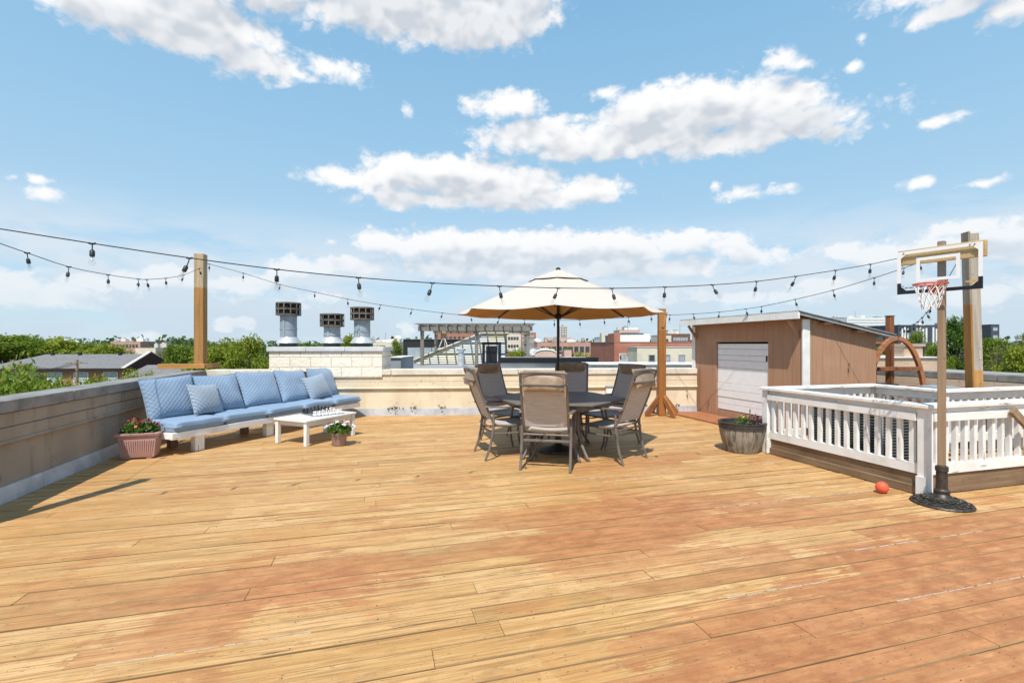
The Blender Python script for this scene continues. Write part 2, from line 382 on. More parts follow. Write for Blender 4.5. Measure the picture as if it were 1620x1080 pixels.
def m_siding():
    t = NT('brown_board_siding'); c = t.coord(False); x, y, z = t.sep(c); u = t.math('ADD', x, y)
    g = t.math('PINGPONG', u, .10); grv = t.sstep(g, .0, .007, 1, 0)
    n = t.noise(t.vmath('MULTIPLY', c, (30., 30., 1.5)), 1.0, 6, .65)
    col = t.mix(t.sstep(n, .35, .7), (.43, .25, .155), (.37, .21, .128))
    col = t.mix(t.math('MULTIPLY', grv, .32), col, (.17, .09, .06))
    sk = t.noise(t.vmath('MULTIPLY', c, (6., 6., .5)), 1.3, 5, .65)
    col = t.mix(t.sstep(sk, .5, .72, 0, .4), col, (.30, .165, .10)); col = t.mix(t.sstep(t.noise(c, 1.1, 4), .5, .7, 0, .35), col, (.52, .34, .23))
    t.bump(t.math('SUBTRACT', t.math('MULTIPLY', n, .35), grv), .5, .006); return t.done(col, .75, 0, .2)
M['shed'] = m_siding()
M['rooftin'] = m_plain('corrugated_roof', (.50, .49, .47), (.36, .33, .30), 5, .5, .4)
M['cmu'] = m_brick('split_face_block', (.74, .66, .52), (.66, .58, .45), (.58, .50, .39), .405, .2, .008, bump=.4)
def m_cmu():
    t = NT('split_face_block_rough'); c = t.coord(False); x, y, z = t.sep(c)
    v = t.comb(t.math('ADD', x, y), z, 0.0); k = t.n('ShaderNodeTexBrick'); t.l(v, k.inputs['Vector'])
    for nm, cc in (('Color1', (.88, .82, .71)), ('Color2', (.83, .77, .65)), ('Mortar', (.62, .54, .42))): k.inputs[nm].default_value = (*cc, 1)
    k.inputs['Scale'].default_value = 1; k.inputs['Brick Width'].default_value = .405; k.inputs['Row Height'].default_value = .2; k.inputs['Mortar Size'].default_value = .007
    n = t.noise(c, 17, 6, .65); inv = t.math('SUBTRACT', 1.0, k.outputs['Fac'])
    col = t.mix(t.sstep(n, .3, .6, .22, 0), k.outputs['Color'], (.50, .41, .29))
    t.bump(t.math('MULTIPLY', inv, t.math('ADD', t.math('MULTIPLY', n, 1.3), .6)), .8, .022); return t.done(col, .9, 0, .15)
M['cmu'] = m_cmu()
M['galv'] = m_plain('galvanised_pipe', (.33, .385, .425), (.25, .30, .335), 4, .55, .15, bump=.15, bscale=12)
M['galv_light'] = m_plain('bright_galvanised', (.56, .585, .605), (.44, .46, .48), 6, .45, .25)
M['capw'] = m_plain('white_cap_metal', (.66, .68, .70), (.56, .58, .60), 4, .45, .1)
M['louvre'] = m_plain('sooty_cap_metal', (.13, .115, .095), (.20, .175, .145), 9, .6, .3)
M['sooty'] = m_plain('sooty_inside', (.018, .016, .014), rough=.9)
M['acgrey'] = m_plain('condenser_grey', (.36, .37, .37), (.30, .31, .31), 6, .5, .2)
M['acdark'] = m_plain('condenser_coil', (.05, .052, .055), (.07, .07, .072), 20, .6, .3)
M['louvre_grey'] = m_plain('louvre_grey', (.19, .195, .195), (.14, .145, .145), 6, .55, .2)
M['acbox'] = m_plain('disconnect_box', (.62, .62, .60), rough=.5)
# ------------------------------------------------------------------ deck and host roof
def make_deck():
    mb = MB(); rnd = random.Random(3); pitch = .1455; y = -2.05; row = 0
    while y < 11.2:
        w = pitch - rnd.choice((.0025, .003, .004, .005, .006, .0095)); x = -3.3 - rnd.uniform(0, 2.5)
        while x < 9.8:
            L = rnd.choice((2.4, 3.0, 3.6, 4.2, 4.8)); x1 = x + L
            a, b = max(x, -3.27), min(x1, 9.78)
            if b-a > .05:
                z = rnd.uniform(-.0022, .0022); dy = rnd.uniform(-.001, .001); ch = rnd.choice((.0015, .002, .003, .004, .0055)); tw = rnd.uniform(-.0012, .0012)
                n = max(2, int((b-a)/.6)); wv = rnd.uniform(0, 9); vs = []; fs = []
                for i in range(n+1):
                    xx = a+.0015 + (b-a-.003)*i/n; s_ = .0011*math.sin(xx*1.7+wv)
                    for (yy, zz) in ((0, -.03), (0, -ch), (ch, 0), (w-ch, tw), (w, tw-ch), (w, -.03)):
                        vs.append((xx, y+yy+dy+s_, zz+z))
                for i in range(n):
                    for k in (2,): fs.append((i*6+k, i*6+k+6, i*6+k+7, i*6+k+1))
                fs.append((0, 1, 2, 3, 4, 5)); fs.append(tuple(n*6+k for k in (5, 4, 3, 2, 1, 0)))
                es = [(i*6+k, i*6+k+6, i*6+k+7, i*6+k+1) for i in range(n) for k in (0, 1, 3, 4)]
                mb.add(vs, fs + es, 0); mb.m[-len(es):] = [3]*len(es)
                if y < 7.5:                                                   # nail heads over the joists
                    j = math.ceil(a/.405)
                    while j*.405 < b-.02:
                        for yy in (.028, w-.03):
                            if rnd.random() < .45:
                                cx_, cy_ = j*.405+rnd.uniform(-.012, .012), y+yy+rnd.uniform(-.006, .006); r_ = rnd.uniform(.0022, .004)
                                mb.add([(cx_+r_*math.cos(k*PI/3), cy_+r_*math.sin(k*PI/3), z+tw+.0012) for k in range(6)], [(0, 1, 2, 3, 4, 5)], 2)
                        j += 1
            x = x1
        if rnd.random() < .22 and y < 5.5:                                    # light in some gaps, painted as pale strips
            for _ in range(rnd.choice((1, 2, 3))):
                xx = rnd.uniform(-2, 6.5); q = rnd.uniform(.25, 1.3)
                while q > 0:
                    l = rnd.uniform(.04, .22)
                    mb.bb(xx, xx+l, y-.0052, y+.0012+rnd.uniform(0, .003), -.012, -.0002+rnd.uniform(0, .0022), None, 1); xx += l+rnd.uniform(.004, .04); q -= l
        y += pitch; row += 1
    o = struct('deck', mb, [M['deck'], M['gap_light'], M['nail'], M['deck_edge']], smooth=False); return o
make_deck()
struct('roof', MB().bb(-3.5, 9.95, -2.2, 8.0, -8.9, -.11).bb(-3.5, 6.6, 8.0, 8.8, -8.9, -.112), M['underlay'])

# ------------------------------------------------------------------ parapet walls
def parapet(label, A, B, face, cop, ztop, seg, phase=.5, ov=.05):
    A, B = Vector((*A, 0)), Vector((*B, 0)); L = (B-A).length
    t = thing('parapet_wall', label, 'wall', A, math.atan2((B-A).y, (B-A).x))
    obj('wall_face', MB().bb(0, L, 0, .26, -.3, ztop-.12), face, t)
    b = MB().bb(0, L, -.022, -.001, ztop-.25, ztop-.125).bb(0, L, -.03, -.001, ztop-.37, ztop-.256)
    obj('siding_band', b, face, t, bevel=.004)
    obj('ledge', MB().tube([(0, -.03, ztop-.385), (L, -.03, ztop-.385)], .018, 8), face, t)
    c = MB(); x = 0; i = 0
    while x < L-.05:
        x1 = min(L, x + seg*(phase if i == 0 else 1)); c.bb(x+.004, x1-.004, -ov, .31, ztop-.115, ztop); x = x1; i += 1
    obj('coping', c, cop, t, bevel=.008)
    f = MB(); x = 0; rnd = random.Random(len(label))
    while x < L:
        x1 = min(L, x+rnd.uniform(1.2, 2.6)); f.add([(x+.002, -.006, .15), (x1-.002, -.006, .15), (x1-.002, -.02, .145), (x+.002, -.02, .145), (x+.002, -.03, -.03), (x1-.002, -.03, -.03), (x+.002, 0, -.03), (x1-.002, 0, -.03)],
              [(0, 1, 2, 3)[::-1], (3, 2, 5, 4)[::-1], (0, 3, 4, 6), (1, 7, 5, 2)]); x = x1
    obj('base_flashing', f, M['flash'], t, smooth=False)
    return t
parapet('long shadowed parapet wall with grey coping, left of the blue sofa', (-3.3, -2), (-3.3, 10.86), M['wall_shaded'], M['coping_grey'], .94, 2.35, .62)
parapet('sunny cream parapet wall behind the dining table and stone flue chimney', (-3.26, 10.88), (6.6, 8.82), M['wall_cream'], M['coping_cream'], .945, 2.6, .4)
parapet('tan parapet wall with grey coping behind the white railing, below the trees', (9.8, 8.4), (9.8, -2), M['wall_tan'], M['coping_grey'], .96, 2.3, .3, .024)
# rubble of old leaves at the foot of the cream wall
rnd = random.Random(12)
def leaf_blob(mb, c, n, rx, rz, size, rnd, mi=0):
    for _ in range(n):
        p = Vector((rnd.gauss(0, rx*.5), rnd.gauss(0, rx*.5), abs(rnd.gauss(0, rz*.5)))) + Vector(c)
        e = Euler((rnd.uniform(0, 6.3), rnd.uniform(0, 6.3), rnd.uniform(0, 6.3))).to_matrix(); s_ = size*rnd.uniform(.6, 1.3)
        mb.add([p+e@Vector((-s_, 0, 0)), p+e@Vector((0, -s_*.5, .1*s_)), p+e@Vector((s_, 0, 0)), p+e@Vector((0, s_*.5, .1*s_))], [(0, 1, 2, 3)], mi)
lt = MB(); wa, wb = Vector((-3.26, 10.88, 0)), Vector((6.6, 8.82, 0)); wd = (wb-wa).normalized()
for px in (618, 624, 652, 700, 1066):
    p = onplane(px, 650, wa, wb)
    leaf_blob(lt, (p.x+.01, p.y-.05, .14), 14, .09, .05, .025, rnd)
struct('leaf_litter', lt, M['soil'], kind='stuff')
b = thing('outlet_box', 'small white outlet box on the cream parapet wall', 'outlet', onplane(962, 617, wa, wb)+Vector((-.005, -.04, 0)), math.atan2(wd.y, wd.x))
obj('box', MB().bb(-.07, .07, -.08, .03, -.06, .07), M['glossy_white'], b, bevel=.01)
obj('cover', MB().bb(-.085, .085, -.1, .0, .072, .10), M['acgrey'], b, bevel=.006)

# ------------------------------------------------------------------ posts
def m_twotone(name, zs, low, high, axis=2, amp=.05):
    t = NT(name); c = t.coord(False); x, y, z = t.sep(c)
    s = (20, 20, 1.3); g = t.noise(t.vmath('MULTIPLY', c, s), 1.0, 6, .6, .6)
    a = t.mix(t.sstep(g, .3, .7), low, tuple(q*.72 for q in low)); b_ = t.mix(t.sstep(g, .3, .7), high, tuple(q*.7 for q in high))
    e = t.math('ADD', z, t.math('MULTIPLY', t.math('SUBTRACT', t.noise(c, 9, 3), .5), amp))
    col = t.mix(t.sstep(e, zs-.02, zs+.02), a, b_)
    v = t.n('ShaderNodeTexVoronoi'); t.l(t.vmath('MULTIPLY', c, (6, 6, 1.8)), v.inputs['Vector'])
    col = t.mix(t.sstep(v.outputs['Distance'], .1, .17, .75, 0), col, (.10, .055, .025))
    t.bump(g, .4, .004); return t.done(col, .65, 0, .25)
pl = thing('light_post', 'orange wooden post with grey unstained top at the wall corner behind the sofa', 'post', (-3.4, 11.02, .97), R(-8), 'wooden string light posts')
obj('post', MB().bb(-.088, .088, -.088, .088, .003, 2.30), m_twotone('two_tone_post', 1.62, (.42, .215, .07), (.50, .375, .235)), pl, bevel=.006)
obj('bracket_board', MB().bb(-.72, .13, -.135, -.092, .004, .10).bb(.095, .14, -.09, .55, .003, .10).bb(-.14, .094, .095, .14, .003, .1), M['plank_h'], pl, bevel=.004)
# the post whose shadow falls over the left of the deck
po = thing('light_post', 'wooden post left of the picture that throws the long shadow over the deck', 'post', (-3.38, 4.24, .945), 0, 'wooden string light posts')
obj('post', MB().bb(-.058, .058, -.058, .058, .0, 2.32), M['post_fresh'], po, bevel=.006)
obj('bracket_board', MB().bb(.08, .125, -.5, .5, .0, .1), M['plank_h'], po, bevel=.004)
pm = thing('light_post', 'reddish wooden post on four splayed feet beside the cream umbrella', 'post', (5.62, 8.62, 0), R(-20), 'wooden string light posts')
obj('post', MB().bb(-.072, .072, -.072, .072, .012, 2.18), m_twotone('stained_stand_post', 1.75, (.34, .135, .035), (.40, .19, .06)), pm, bevel=.005)
for k in range(4):
    f = MB().prism([(.078, .30), (.078, .43), (.40, .09), (.40, .012), (.30, .012)], -.024, .024)
    obj('brace', f, M['post_brown'] if k == 2 else M['foot_wood'], pm, rot=(0, 0, R(25+90*k)), bevel=.004)
obj('hook_brace', MB().bar((.0, -.076, 1.80), (.075, -.076, 2.1), .03, .05), M['post_fresh'], pm)
pr = thing('light_post', 'tall weathered grey post with orange base behind the basketball hoop', 'post', (7.93, 4.60, 0), R(-22), 'wooden string light posts')
q = obj('post', MB().bb(-.058, .058, -.058, .058, .004, 2.97), m_twotone('weathered_tall_post', 1.10, (.52, .27, .09), (.47, .40, .325)), pr, bevel=.006); q.rotation_euler = (0, R(-1.5), 0)
q2 = obj('side_plank', MB().bb(-.084, -.058, -.065, .062, .3, 2.995), m_twotone('stained_side_plank', 2.0, (.40, .19, .055), (.36, .29, .22)), pr, bevel=.004); q2.rotation_euler = (0, R(-1.5), 0)
pb = thing('light_post', 'dark red-brown post behind the arched swing frame', 'post', (9.42, 6.85, 0), 0, 'wooden string light posts')
obj('post', MB().bb(-.05, .05, -.05, .05, .004, 1.98), M['post_brown'], pb, bevel=.006)
obj('cap', MB().bb(-.058, .058, -.058, .058, 1.983, 2.005), M['post_brown'], pb, bevel=.004)

# ------------------------------------------------------------------ string lights
sock = MB().lathe([(.004, .0), (.007, -.004), (.012, -.008), (.0175, -.016), (.0185, -.05), (.0165, -.062)], 10)
sock_me = sock.mesh('socket', M['black'])
bulb = MB().lathe([(.010, -.058), (.012, -.07), (.021, -.092), (.0245, -.108), (.022, -.124), (.012, -.137), (.002, -.141)], 12)
bulb_me = bulb.mesh('bulb', M['bulb'])
fil_me = MB().tube([(0, 0, -.06), (.006, 0, -.10), (0, 0, -.115), (-.006, 0, -.10), (0, 0, -.065)], .0016, 5).mesh('filament', M['filament'])
def interp(pts, x):
    for (a, b_) in zip(pts, pts[1:]):
        if (a[0] <= x <= b_[0]): 
            return a[1] + (b_[1]-a[1])*(x-a[0])/(b_[0]-a[0])
    return pts[-1][1]
def spl(pts):
    out = []
    for i in range(len(pts)-1):
        p0 = pts[max(i-1, 0)]; p1 = pts[i]; p2 = pts[i+1]; p3 = pts[min(i+2, len(pts)-1)]
        for k in range(6):
            t = k/6; out.append(tuple(.5*((2*p1[j]) + (-p0[j]+p2[j])*t + (2*p0[j]-5*p1[j]+4*p2[j]-p3[j])*t*t + (-p0[j]+3*p1[j]-3*p2[j]+p3[j])*t**3) for j in (0, 1)))
    return out + [pts[-1]]
def string_light(label, pts, A, B, bulbs, rad=.0048, start=None, end=None, sc_=1.0, swing=.15, seed=1):
    rn = random.Random(seed); s = spl(pts)
    w = [onplane(x, y, A, B) for x, y in s]
    if start: w = [Vector(start)] + w
    if end: w = w + [Vector(end)]
    t = thing('string_light', label, 'string light', w[0], 0, 'string lights over the deck'); o = w[0]
    c = MB().tube([p-o for p in w], rad, 6); obj('cable', c, M['black'], t)
    for x in bulbs:
        p = onplane(x, interp(s, x), A, B) - o
        e = bpy.data.objects.new('socket', sock_me); COL.objects.link(e); e.parent = t
        ln = rn.uniform(.045, .065)*sc_; tx, ty = rn.gauss(0, swing), rn.gauss(0, swing)
        e.location = p + Vector((math.sin(ty)*ln*1.1, -math.sin(tx)*ln*1.1, -ln)); e.rotation_euler = (-tx*1.6, -ty*1.6, 0); e.scale = (sc_,)*3
        d = obj('drop_cord', MB().tube([p, p*.5+Vector(e.location)*.5+Vector((0, 0, -.004)), e.location], .0042, 5).tube([p+Vector((-.022, 0, .001)), p+Vector((0, 0, -.004)), p+Vector((.022, 0, .001))], .0075, 6), M['black'], t)
        g = bpy.data.objects.new('bulb', bulb_me); COL.objects.link(g); g.parent = e
        f = bpy.data.objects.new('filament', fil_me); COL.objects.link(f); f.parent = e
    return t
S0 = (-3.32, 4.24, 2.62)
string_light('nearest string of lights sweeping over the whole deck from left edge to basketball hoop',
    [(-90, 348), (0, 362), (146, 385), (300, 408), (438, 426), (567, 439), (684, 447.5), (790, 452.5), (883, 455.5), (968, 456), (1052, 454), (1127, 450.5), (1197, 445), (1259, 437), (1322, 427.5), (1377, 418), (1417, 409.5), (1480, 397), (1535, 384)],
    Vector((-3.3, 4.25, 0)), Vector((7.75, 4.52, 0)), (-30, 146, 300, 438, 567, 684, 790, 883, 968, 1052, 1127, 1197, 1259, 1322, 1377, 1428, 1473), .0043, start=S0, sc_=.92, seed=4)
string_light('sagging string of lights along the left wall, ending at the corner post',
    [(-50, 366), (0, 385), (43, 400), (109, 422), (171, 434.5), (216, 441), (233, 442), (262, 440), (290, 435), (317, 424)],
    Vector((-3.33, 4.2, 0)), Vector((-3.33, 10.9, 0)), (43, 109, 171, 219, 232, 262, 290, 315), .0043, start=S0, sc_=.92, seed=9)
string_light('far string of lights from the corner post passing behind the umbrella',
    [(326, 416), (336, 419), (385, 432), (443, 450), (498, 462), (550, 473), (602, 482), (652, 489), (700, 495), (745, 500), (790, 503.5), (830, 505.5), (877, 506.5), (917, 506), (956, 504), (994, 502), (1030, 498.5), (1040, 497)],
    Vector((-3.3, 10.92, 0)), Vector((5.6, 8.5, 0)), (331, 385, 443, 498, 550, 602, 652, 700, 745, 790, 830, 877, 917, 956, 994, 1030), .0045, sc_=.9, seed=3)
string_light('string of lights rising above the shed roof toward the basketball hoop',
    [(1043, 496), (1060, 498), (1097, 496.5), (1138, 493.5), (1180, 488.5), (1206, 484.5), (1258, 473.5), (1318, 459), (1383, 439.5), (1430, 424), (1475, 408), (1530, 388)],
    Vector((5.6, 8.6, 0)), Vector((7.7, 4.6, 0)), (1060, 1097, 1138, 1180, 1205, 1258, 1318, 1383, 1430, 1455), .0045, sc_=.9, seed=6)
string_light('short steep string of closely hung lights from the dark brown post',
    [(1421, 513), (1428, 516), (1436, 516), (1444, 514), (1452, 509), (1461, 500), (1470, 489), (1481, 473), (1500, 440), (1524, 398)],
    Vector((9.35, 6.78, 0)), Vector((7.75, 4.68, 0)), (1424, 1429, 1434, 1440, 1446, 1452, 1459, 1466, 1473, 1494, 1501), .0045, sc_=.9, seed=8)

# ------------------------------------------------------------------ cushions, sofa
def cushion_mb(w, h, t, pinch=.04, n=16, pw=.45, ex=4):
    mb = MB(); vs = []; idx = {}
    for side in (1, -1):
        for i in range(n+1):
            for j in range(n+1):
                u = -math.cos(PI*i/n)*.5 + (2*i/n-1)*.5; v = -math.cos(PI*j/n)*.5 + (2*j/n-1)*.5
                edge = i in (0, n) or j in (0, n)
                if side == -1 and edge: idx[(side, i, j)] = idx[(1, i, j)]; continue
                th = t/2*max(0, (1-abs(u)**ex)*(1-abs(v)**ex))**pw
                x = u*w/2*(1-pinch*(1-v*v)*abs(u)**3 + .0); z = v*h/2*(1-pinch*(1-u*u)*abs(v)**3)
                idx[(side, i, j)] = len(vs); vs.append((x, -side*th, z))
    fs = []
    for side in (1, -1):
        for i in range(n):
            for j in range(n):
                q = [idx[(side, i, j)], idx[(side, i+1, j)], idx[(side, i+1, j+1)], idx[(side, i, j+1)]]
                fs.append(tuple(q if side == 1 else q[::-1]))
    return mb.add(vs, fs)
from mathutils import noise as mnoise
def sag(mb, seed, amp=.014, belly=.0):
    out = []
    for x, y, z in mb.v:
        n_ = mnoise.noise(Vector((x*3.1+seed*7.3, z*3.1-seed*3.7, seed*1.9))); n2 = mnoise.noise(Vector((x*8+seed, z*8, y*4+seed)))
        q_ = 1 - belly*z/.3
        out.append((x*(1+.012*n_), y*q_ + (n_*amp+n2*amp*.3)*min(1, abs(y)/.02), z + n_*.012))
    mb.v = out; return mb
U = Vector((.615, .788, 0)); P1 = Vector((-2.515, 7.165, 0)); SR = math.atan2(.788, .615)
so = thing('patio_sofa', 'long low white wooden sofa with blue quilted cushions set across the wall corner', 'sofa', P1, SR)
SL = 3.60
obj('seat_frame', MB().bb(-.02, SL, 0, .045, .215, .305).bb(-.02, .03, .047, .68, .22, .3).bb(SL-.05, SL, .047, .68, .22, .3).bb(.032, SL-.052, .048, .68, .255, .298), M['railh'], so, bevel=.004)
for x in (.38, 1.52, 2.70): 
    obj('leg', MB().bb(x-.065, x+.065, .05, .14, .003, .254), M['railv'], so, bevel=.004)
    obj('leg', MB().bb(x-.05, x+.05, .58, .67, .003, .254), M['post_dull'], so, bevel=.004)
bk = MB()
for k in range(4): bk.bb(.12, SL-.0, .70+.05*k, .722+.05*k, .36+.15*k, .48+.15*k)
for x in (.2, 1.18, 2.3, SL-.06): bk.bar((x, .70, .30), (x, .90, .93), .06, .04)
obj('back_frame', bk, M['post_dull'], so, bevel=.003)
rnd = random.Random(5)
for k in range(5):
    c = sag(cushion_mb(.715, .66, .155, .015, 20, .34, 8), k+20, .012)
    o = obj('seat_cushion', c, M['blue_plain'], so, loc=(.355+.72*k, .31+rnd.uniform(-.015, .015), .370), rot=(PI/2+rnd.uniform(-.01, .01), rnd.uniform(-.015, .015), rnd.uniform(-.012, .012)))
    c = sag(cushion_mb(.715, .61, .24, .05, 22, .5, 3), k+3, .020, .28)
    oc = obj('back_cushion', c, M['blue'], so, loc=(.355+.72*k, .62, .695+rnd.uniform(-.01, .012)), rot=(R(-19+rnd.uniform(-4, 3)), R(rnd.uniform(-3, 3)), R(rnd.uniform(-5, 5))))
    n_ = 18; bp_ = []
    for a_, b_ in ((0, 1), (1, 0), (0, -1), (-1, 0)):
        for i in range(n_):
            s_ = -1+2*i/n_
            u, v_ = {(0, 1): (s_, 1), (1, 0): (1, -s_), (0, -1): (-s_, -1), (-1, 0): (-1, s_)}[(a_, b_)]
            bp_.append((u*.3575*(1-.05*(1-v_*v_)*abs(u)**3), 0, v_*.305*(1-.05*(1-u*u)*abs(v_)**3)))
    obj('piping', MB().tube(bp_, .006, 6, 0, True), M['blue_plain'], oc)
SM = Matrix.Translation(P1) @ Matrix.Rotation(SR, 4, 'Z')
for x, lab, ry, rz in ((.70, 'grey-blue ribbed throw pillow leaning on the left end of the sofa', 4, 6), (2.86, 'grey-blue ribbed throw pillow leaning on the far right end of the sofa', -9, -4)):
    m_ = SM @ Matrix.Translation((x, .39, .66)) @ Euler((R(-24), R(ry), R(rz))).to_matrix().to_4x4()
    o = obj('throw_pillow', cushion_mb(.50, .47, .19, .09, 18, .6, 2.2), M['blue_throw'], loc=m_.translation, rot=m_.to_euler()); tag(o, lab, 'pillow', 'throw pillows')

# ------------------------------------------------------------------ coffee table and chess
TC = cw(-3.00, 7.38); TR = R(49.4)
ct = thing('coffee_table', 'low white rectangular coffee table in front of the sofa', 'table', TC, TR)
obj('tabletop', MB().bb(-.5, .5, -.33, .33, .342, .372), M['white'], ct, bevel=.006)
obj('apron', MB().bb(-.45, .45, -.285, -.265, .27, .341).bb(-.45, .45, .265, .285, .27, .341).bb(-.44, -.42, -.264, .264, .27, .341).bb(.42, .44, -.264, .264, .27, .341), M['white'], ct)
for i in (-1, 1):
    for j in (-1, 1): obj('leg', MB().bb(i*.455-.028, i*.455+.028, j*.288-.028, j*.288+.028, .003, .3405), M['white'], ct, bevel=.004)
TM = Matrix.Translation(TC) @ Matrix.Rotation(TR, 4, 'Z') @ Matrix.Translation((.13, .02, .3725)) @ Matrix.Rotation(R(-108), 4, 'Z')
SQ = .058
bd = thing('chess_board', 'chess board set up on the white coffee table', 'board game', TM.translation, TM.to_euler().z)
obj('board', MB().bb(-.255, .255, -.255, .255, .0, .009), M['acgrey'], bd, bevel=.002)
sq = MB()
for i in range(8):
    for j in range(8):
        if (i+j) % 2 == 0: sq.bb((i-4)*SQ, (i-3)*SQ, (j-4)*SQ, (j-3)*SQ, .0095, .0105)
obj('dark_squares', sq, M['frame_dark'], bd)
prof = {'pawn': [(.015, 0), (.015, .006), (.008, .014), (.006, .03), (.010, .033), (.009, .045), (.001, .049)],
        'rook': [(.017, 0), (.017, .007), (.010, .016), (.009, .042), (.014, .046), (.014, .058), (.001, .0585)],
        'knight': [(.017, 0), (.017, .007), (.010, .016), (.010, .02), (.001, .021)],
        'bishop': [(.017, 0), (.017, .007), (.009, .016), (.006, .045), (.011, .05), (.008, .064), (.001, .074)],
        'queen': [(.019, 0), (.019, .008), (.010, .018), (.007, .058), (.013, .064), (.013, .072), (.004, .078), (.001, .084)],
        'king': [(.019, 0), (.019, .008), (.010, .018), (.008, .062), (.014, .068), (.013, .078), (.003, .080), (.003, .095), (.001, .096)]}
BM = {'black': M['glossy_black'], 'white': M['white']}
for colr, row, prow in (('black', 0, 1), ('white', 7, 6)):
    mes = {}
    for k, pr_ in prof.items():
        m0 = MB().lathe(pr_, 12)
        if k == 'knight': m0.prism([(-.009, .018), (.010, .018), (.007, .036), (.016, .046), (.014, .054), (.002, .064), (-.008, .056), (-.011, .04)], -.006, .006)
        if k == 'king': m0.bb(-.008, .008, -.002, .002, .087, .091)
        mes[k] = m0.mesh(k, BM[colr])
    back = ['rook', 'knight', 'bishop', 'queen', 'king', 'bishop', 'knight', 'rook']
    for i in range(8):
        for k, rr in ((back[i], row), ('pawn', prow)):
            p = TM @ Vector(((rr-3.5)*SQ, (i-3.5)*SQ, .0107))
            o = bpy.data.objects.new(f'chess_{k}', mes[k]); COL.objects.link(o); o.location = p; o.scale = (1.2, 1.2, 1.15)
            lab = {'pawn': f'small {colr} chess pawn in the {colr} row on the board', 'king': f'{colr} chess king with a cross on its crown, tallest {colr} piece', 'queen': f'{colr} chess queen standing beside the {colr} king'}.get(k, f'{colr} chess {k} in the back row of {colr} pieces')
            tag(o, lab, 'chess piece', f'{colr} chess {k}s')

# ------------------------------------------------------------------ plants in pots
def foliage(mb, n, rx, ry, z0, h, size, rnd):
    for _ in range(n):
        a = rnd.uniform(0, 2*PI); r = math.sqrt(rnd.random()); zz = h*(1-r*r*.75)*rnd.uniform(.25, 1)
        p = Vector((rx*r*math.cos(a), ry*r*math.sin(a), z0+zz))
        e = Euler((rnd.gauss(0, .6), rnd.gauss(-.3, .6), a+rnd.gauss(0, .7))).to_matrix(); s_ = size*rnd.uniform(.6, 1.3)
        mb.add([p+e@Vector((-s_, 0, 0)), p+e@Vector((-.1*s_, -.55*s_, .12*s_)), p+e@Vector((s_, 0, -.2*s_)), p+e@Vector((-.1*s_, .55*s_, .12*s_))], [(0, 1, 2, 3)])
def blooms(t, n, rx, ry, z0, h, size, rnd, mat, ang=(0, 6.283), off=(0, 0)):
    for _ in range(n):
        a = rnd.uniform(*ang); r = rnd.uniform(.35, 1); m = MB(); s_ = size*rnd.uniform(.75, 1.15)
        p = Vector((off[0]+rx*r*math.cos(a), off[1]+ry*r*math.sin(a), z0+h*(1-r*r*.7)*rnd.uniform(.8, 1.1)))
        for lay, sc2 in ((0, 1.0), (.4, .62)):
            for k in range(5):
                b_ = Matrix.Rotation(k*2*PI/5+lay*1.57, 3, 'Z'); q2 = s_*sc2*rnd.uniform(.85, 1.1)
                m.add([b_@Vector(v_) for v_ in ((0, 0, .05*s_*lay), (q2*.45, -q2*.45, q2*(.12+lay)), (q2, 0, q2*(.22+lay)), (q2*.45, q2*.45, q2*(.12+lay)))], [(0, 1, 2, 3)])
        obj('flower', m, mat, t, loc=p, rot=(rnd.gauss(.25, .45), rnd.gauss(0, .45), rnd.uniform(0, 6)))
rnd = random.Random(21)
bx = thing('planter_box', 'ribbed dusty pink planter box of red flowers at the left end of the sofa', 'planter', cw(-4.77, 6.17), R(3))
w0, w1, d0, d1, hh = .175, .215, .095, .125, .295
def taper(a0, b0, z0, a1, b1, z1):
    vs = [(i*a, j*b_, z) for (a, b_, z) in ((a0, b0, z0), (a1, b1, z1)) for (i, j) in ((-1, -1), (1, -1), (1, 1), (-1, 1))]
    return vs, [(3, 2, 1, 0), (4, 5, 6, 7), (0, 1, 5, 4), (1, 2, 6, 5), (2, 3, 7, 6), (3, 0, 4, 7)]
body = MB().add(*taper(w0, d0, .02, w1-.01, d1-.008, hh))
for k in range(15):
    x = -w0*.82+w0*1.64*k/14; body.bar((x, -d0-.001, .035), (x*1.2, -d1+.007, hh-.05), .014, .012, 0, (0, 1, 0))
for i in (-1, 1):
    for k in range(6):
        y = -d0*.7+d0*1.4*k/5; body.bar((i*(w0+.001), y, .035), (i*(w1-.009), y*1.25, hh-.05), .012, .014, 0, (0, 1, 0))
for i in (-.12, .12): body.bb(i-.03, i+.03, -.09, .09, .002, .021)
obj('box', body, M['pinkpot'], bx, bevel=.003)
obj('rim', MB().add(*taper(w1+.012, d1+.012, hh+.001, w1+.022, d1+.022, hh+.035)), M['pinkpot'], bx, bevel=.006)
obj('soil', MB().bb(-w1+.03, w1-.03, -d1+.02, d1-.02, hh+.0352, hh+.04), M['soil'], bx)
f = MB(); foliage(f, 420, .215, .13, hh+.03, .17, .028, rnd); obj('foliage', f, M['leaf_flower'], bx)
blooms(bx, 30, .23, .14, hh+.05, .17, .025, rnd, M['pet_red'])
blooms(bx, 7, .20, .12, hh+.07, .15, .023, rnd, M['pet_pink']); blooms(bx, 5, .20, .12, hh+.06, .14, .018, rnd, M['pet_yellow'])
fp = thing('flower_pot', 'small round mauve pot of white flowers beside the coffee table', 'flower pot', cw(-2.49, 6.92))
obj('pot', MB().lathe([(.085, .003), (.088, .008), (.115, .165), (.125, .168), (.127, .19), (.112, .19), (.108, .17)], 28, cap=False), M['claypot'], fp)
obj('soil', MB().lathe([(.001, .172), (.109, .172)], 20, cap=False), M['soil'], fp)
f = MB(); foliage(f, 330, .165, .165, .19, .16, .036, rnd); obj('foliage', f, M['leaf_flower'], fp)
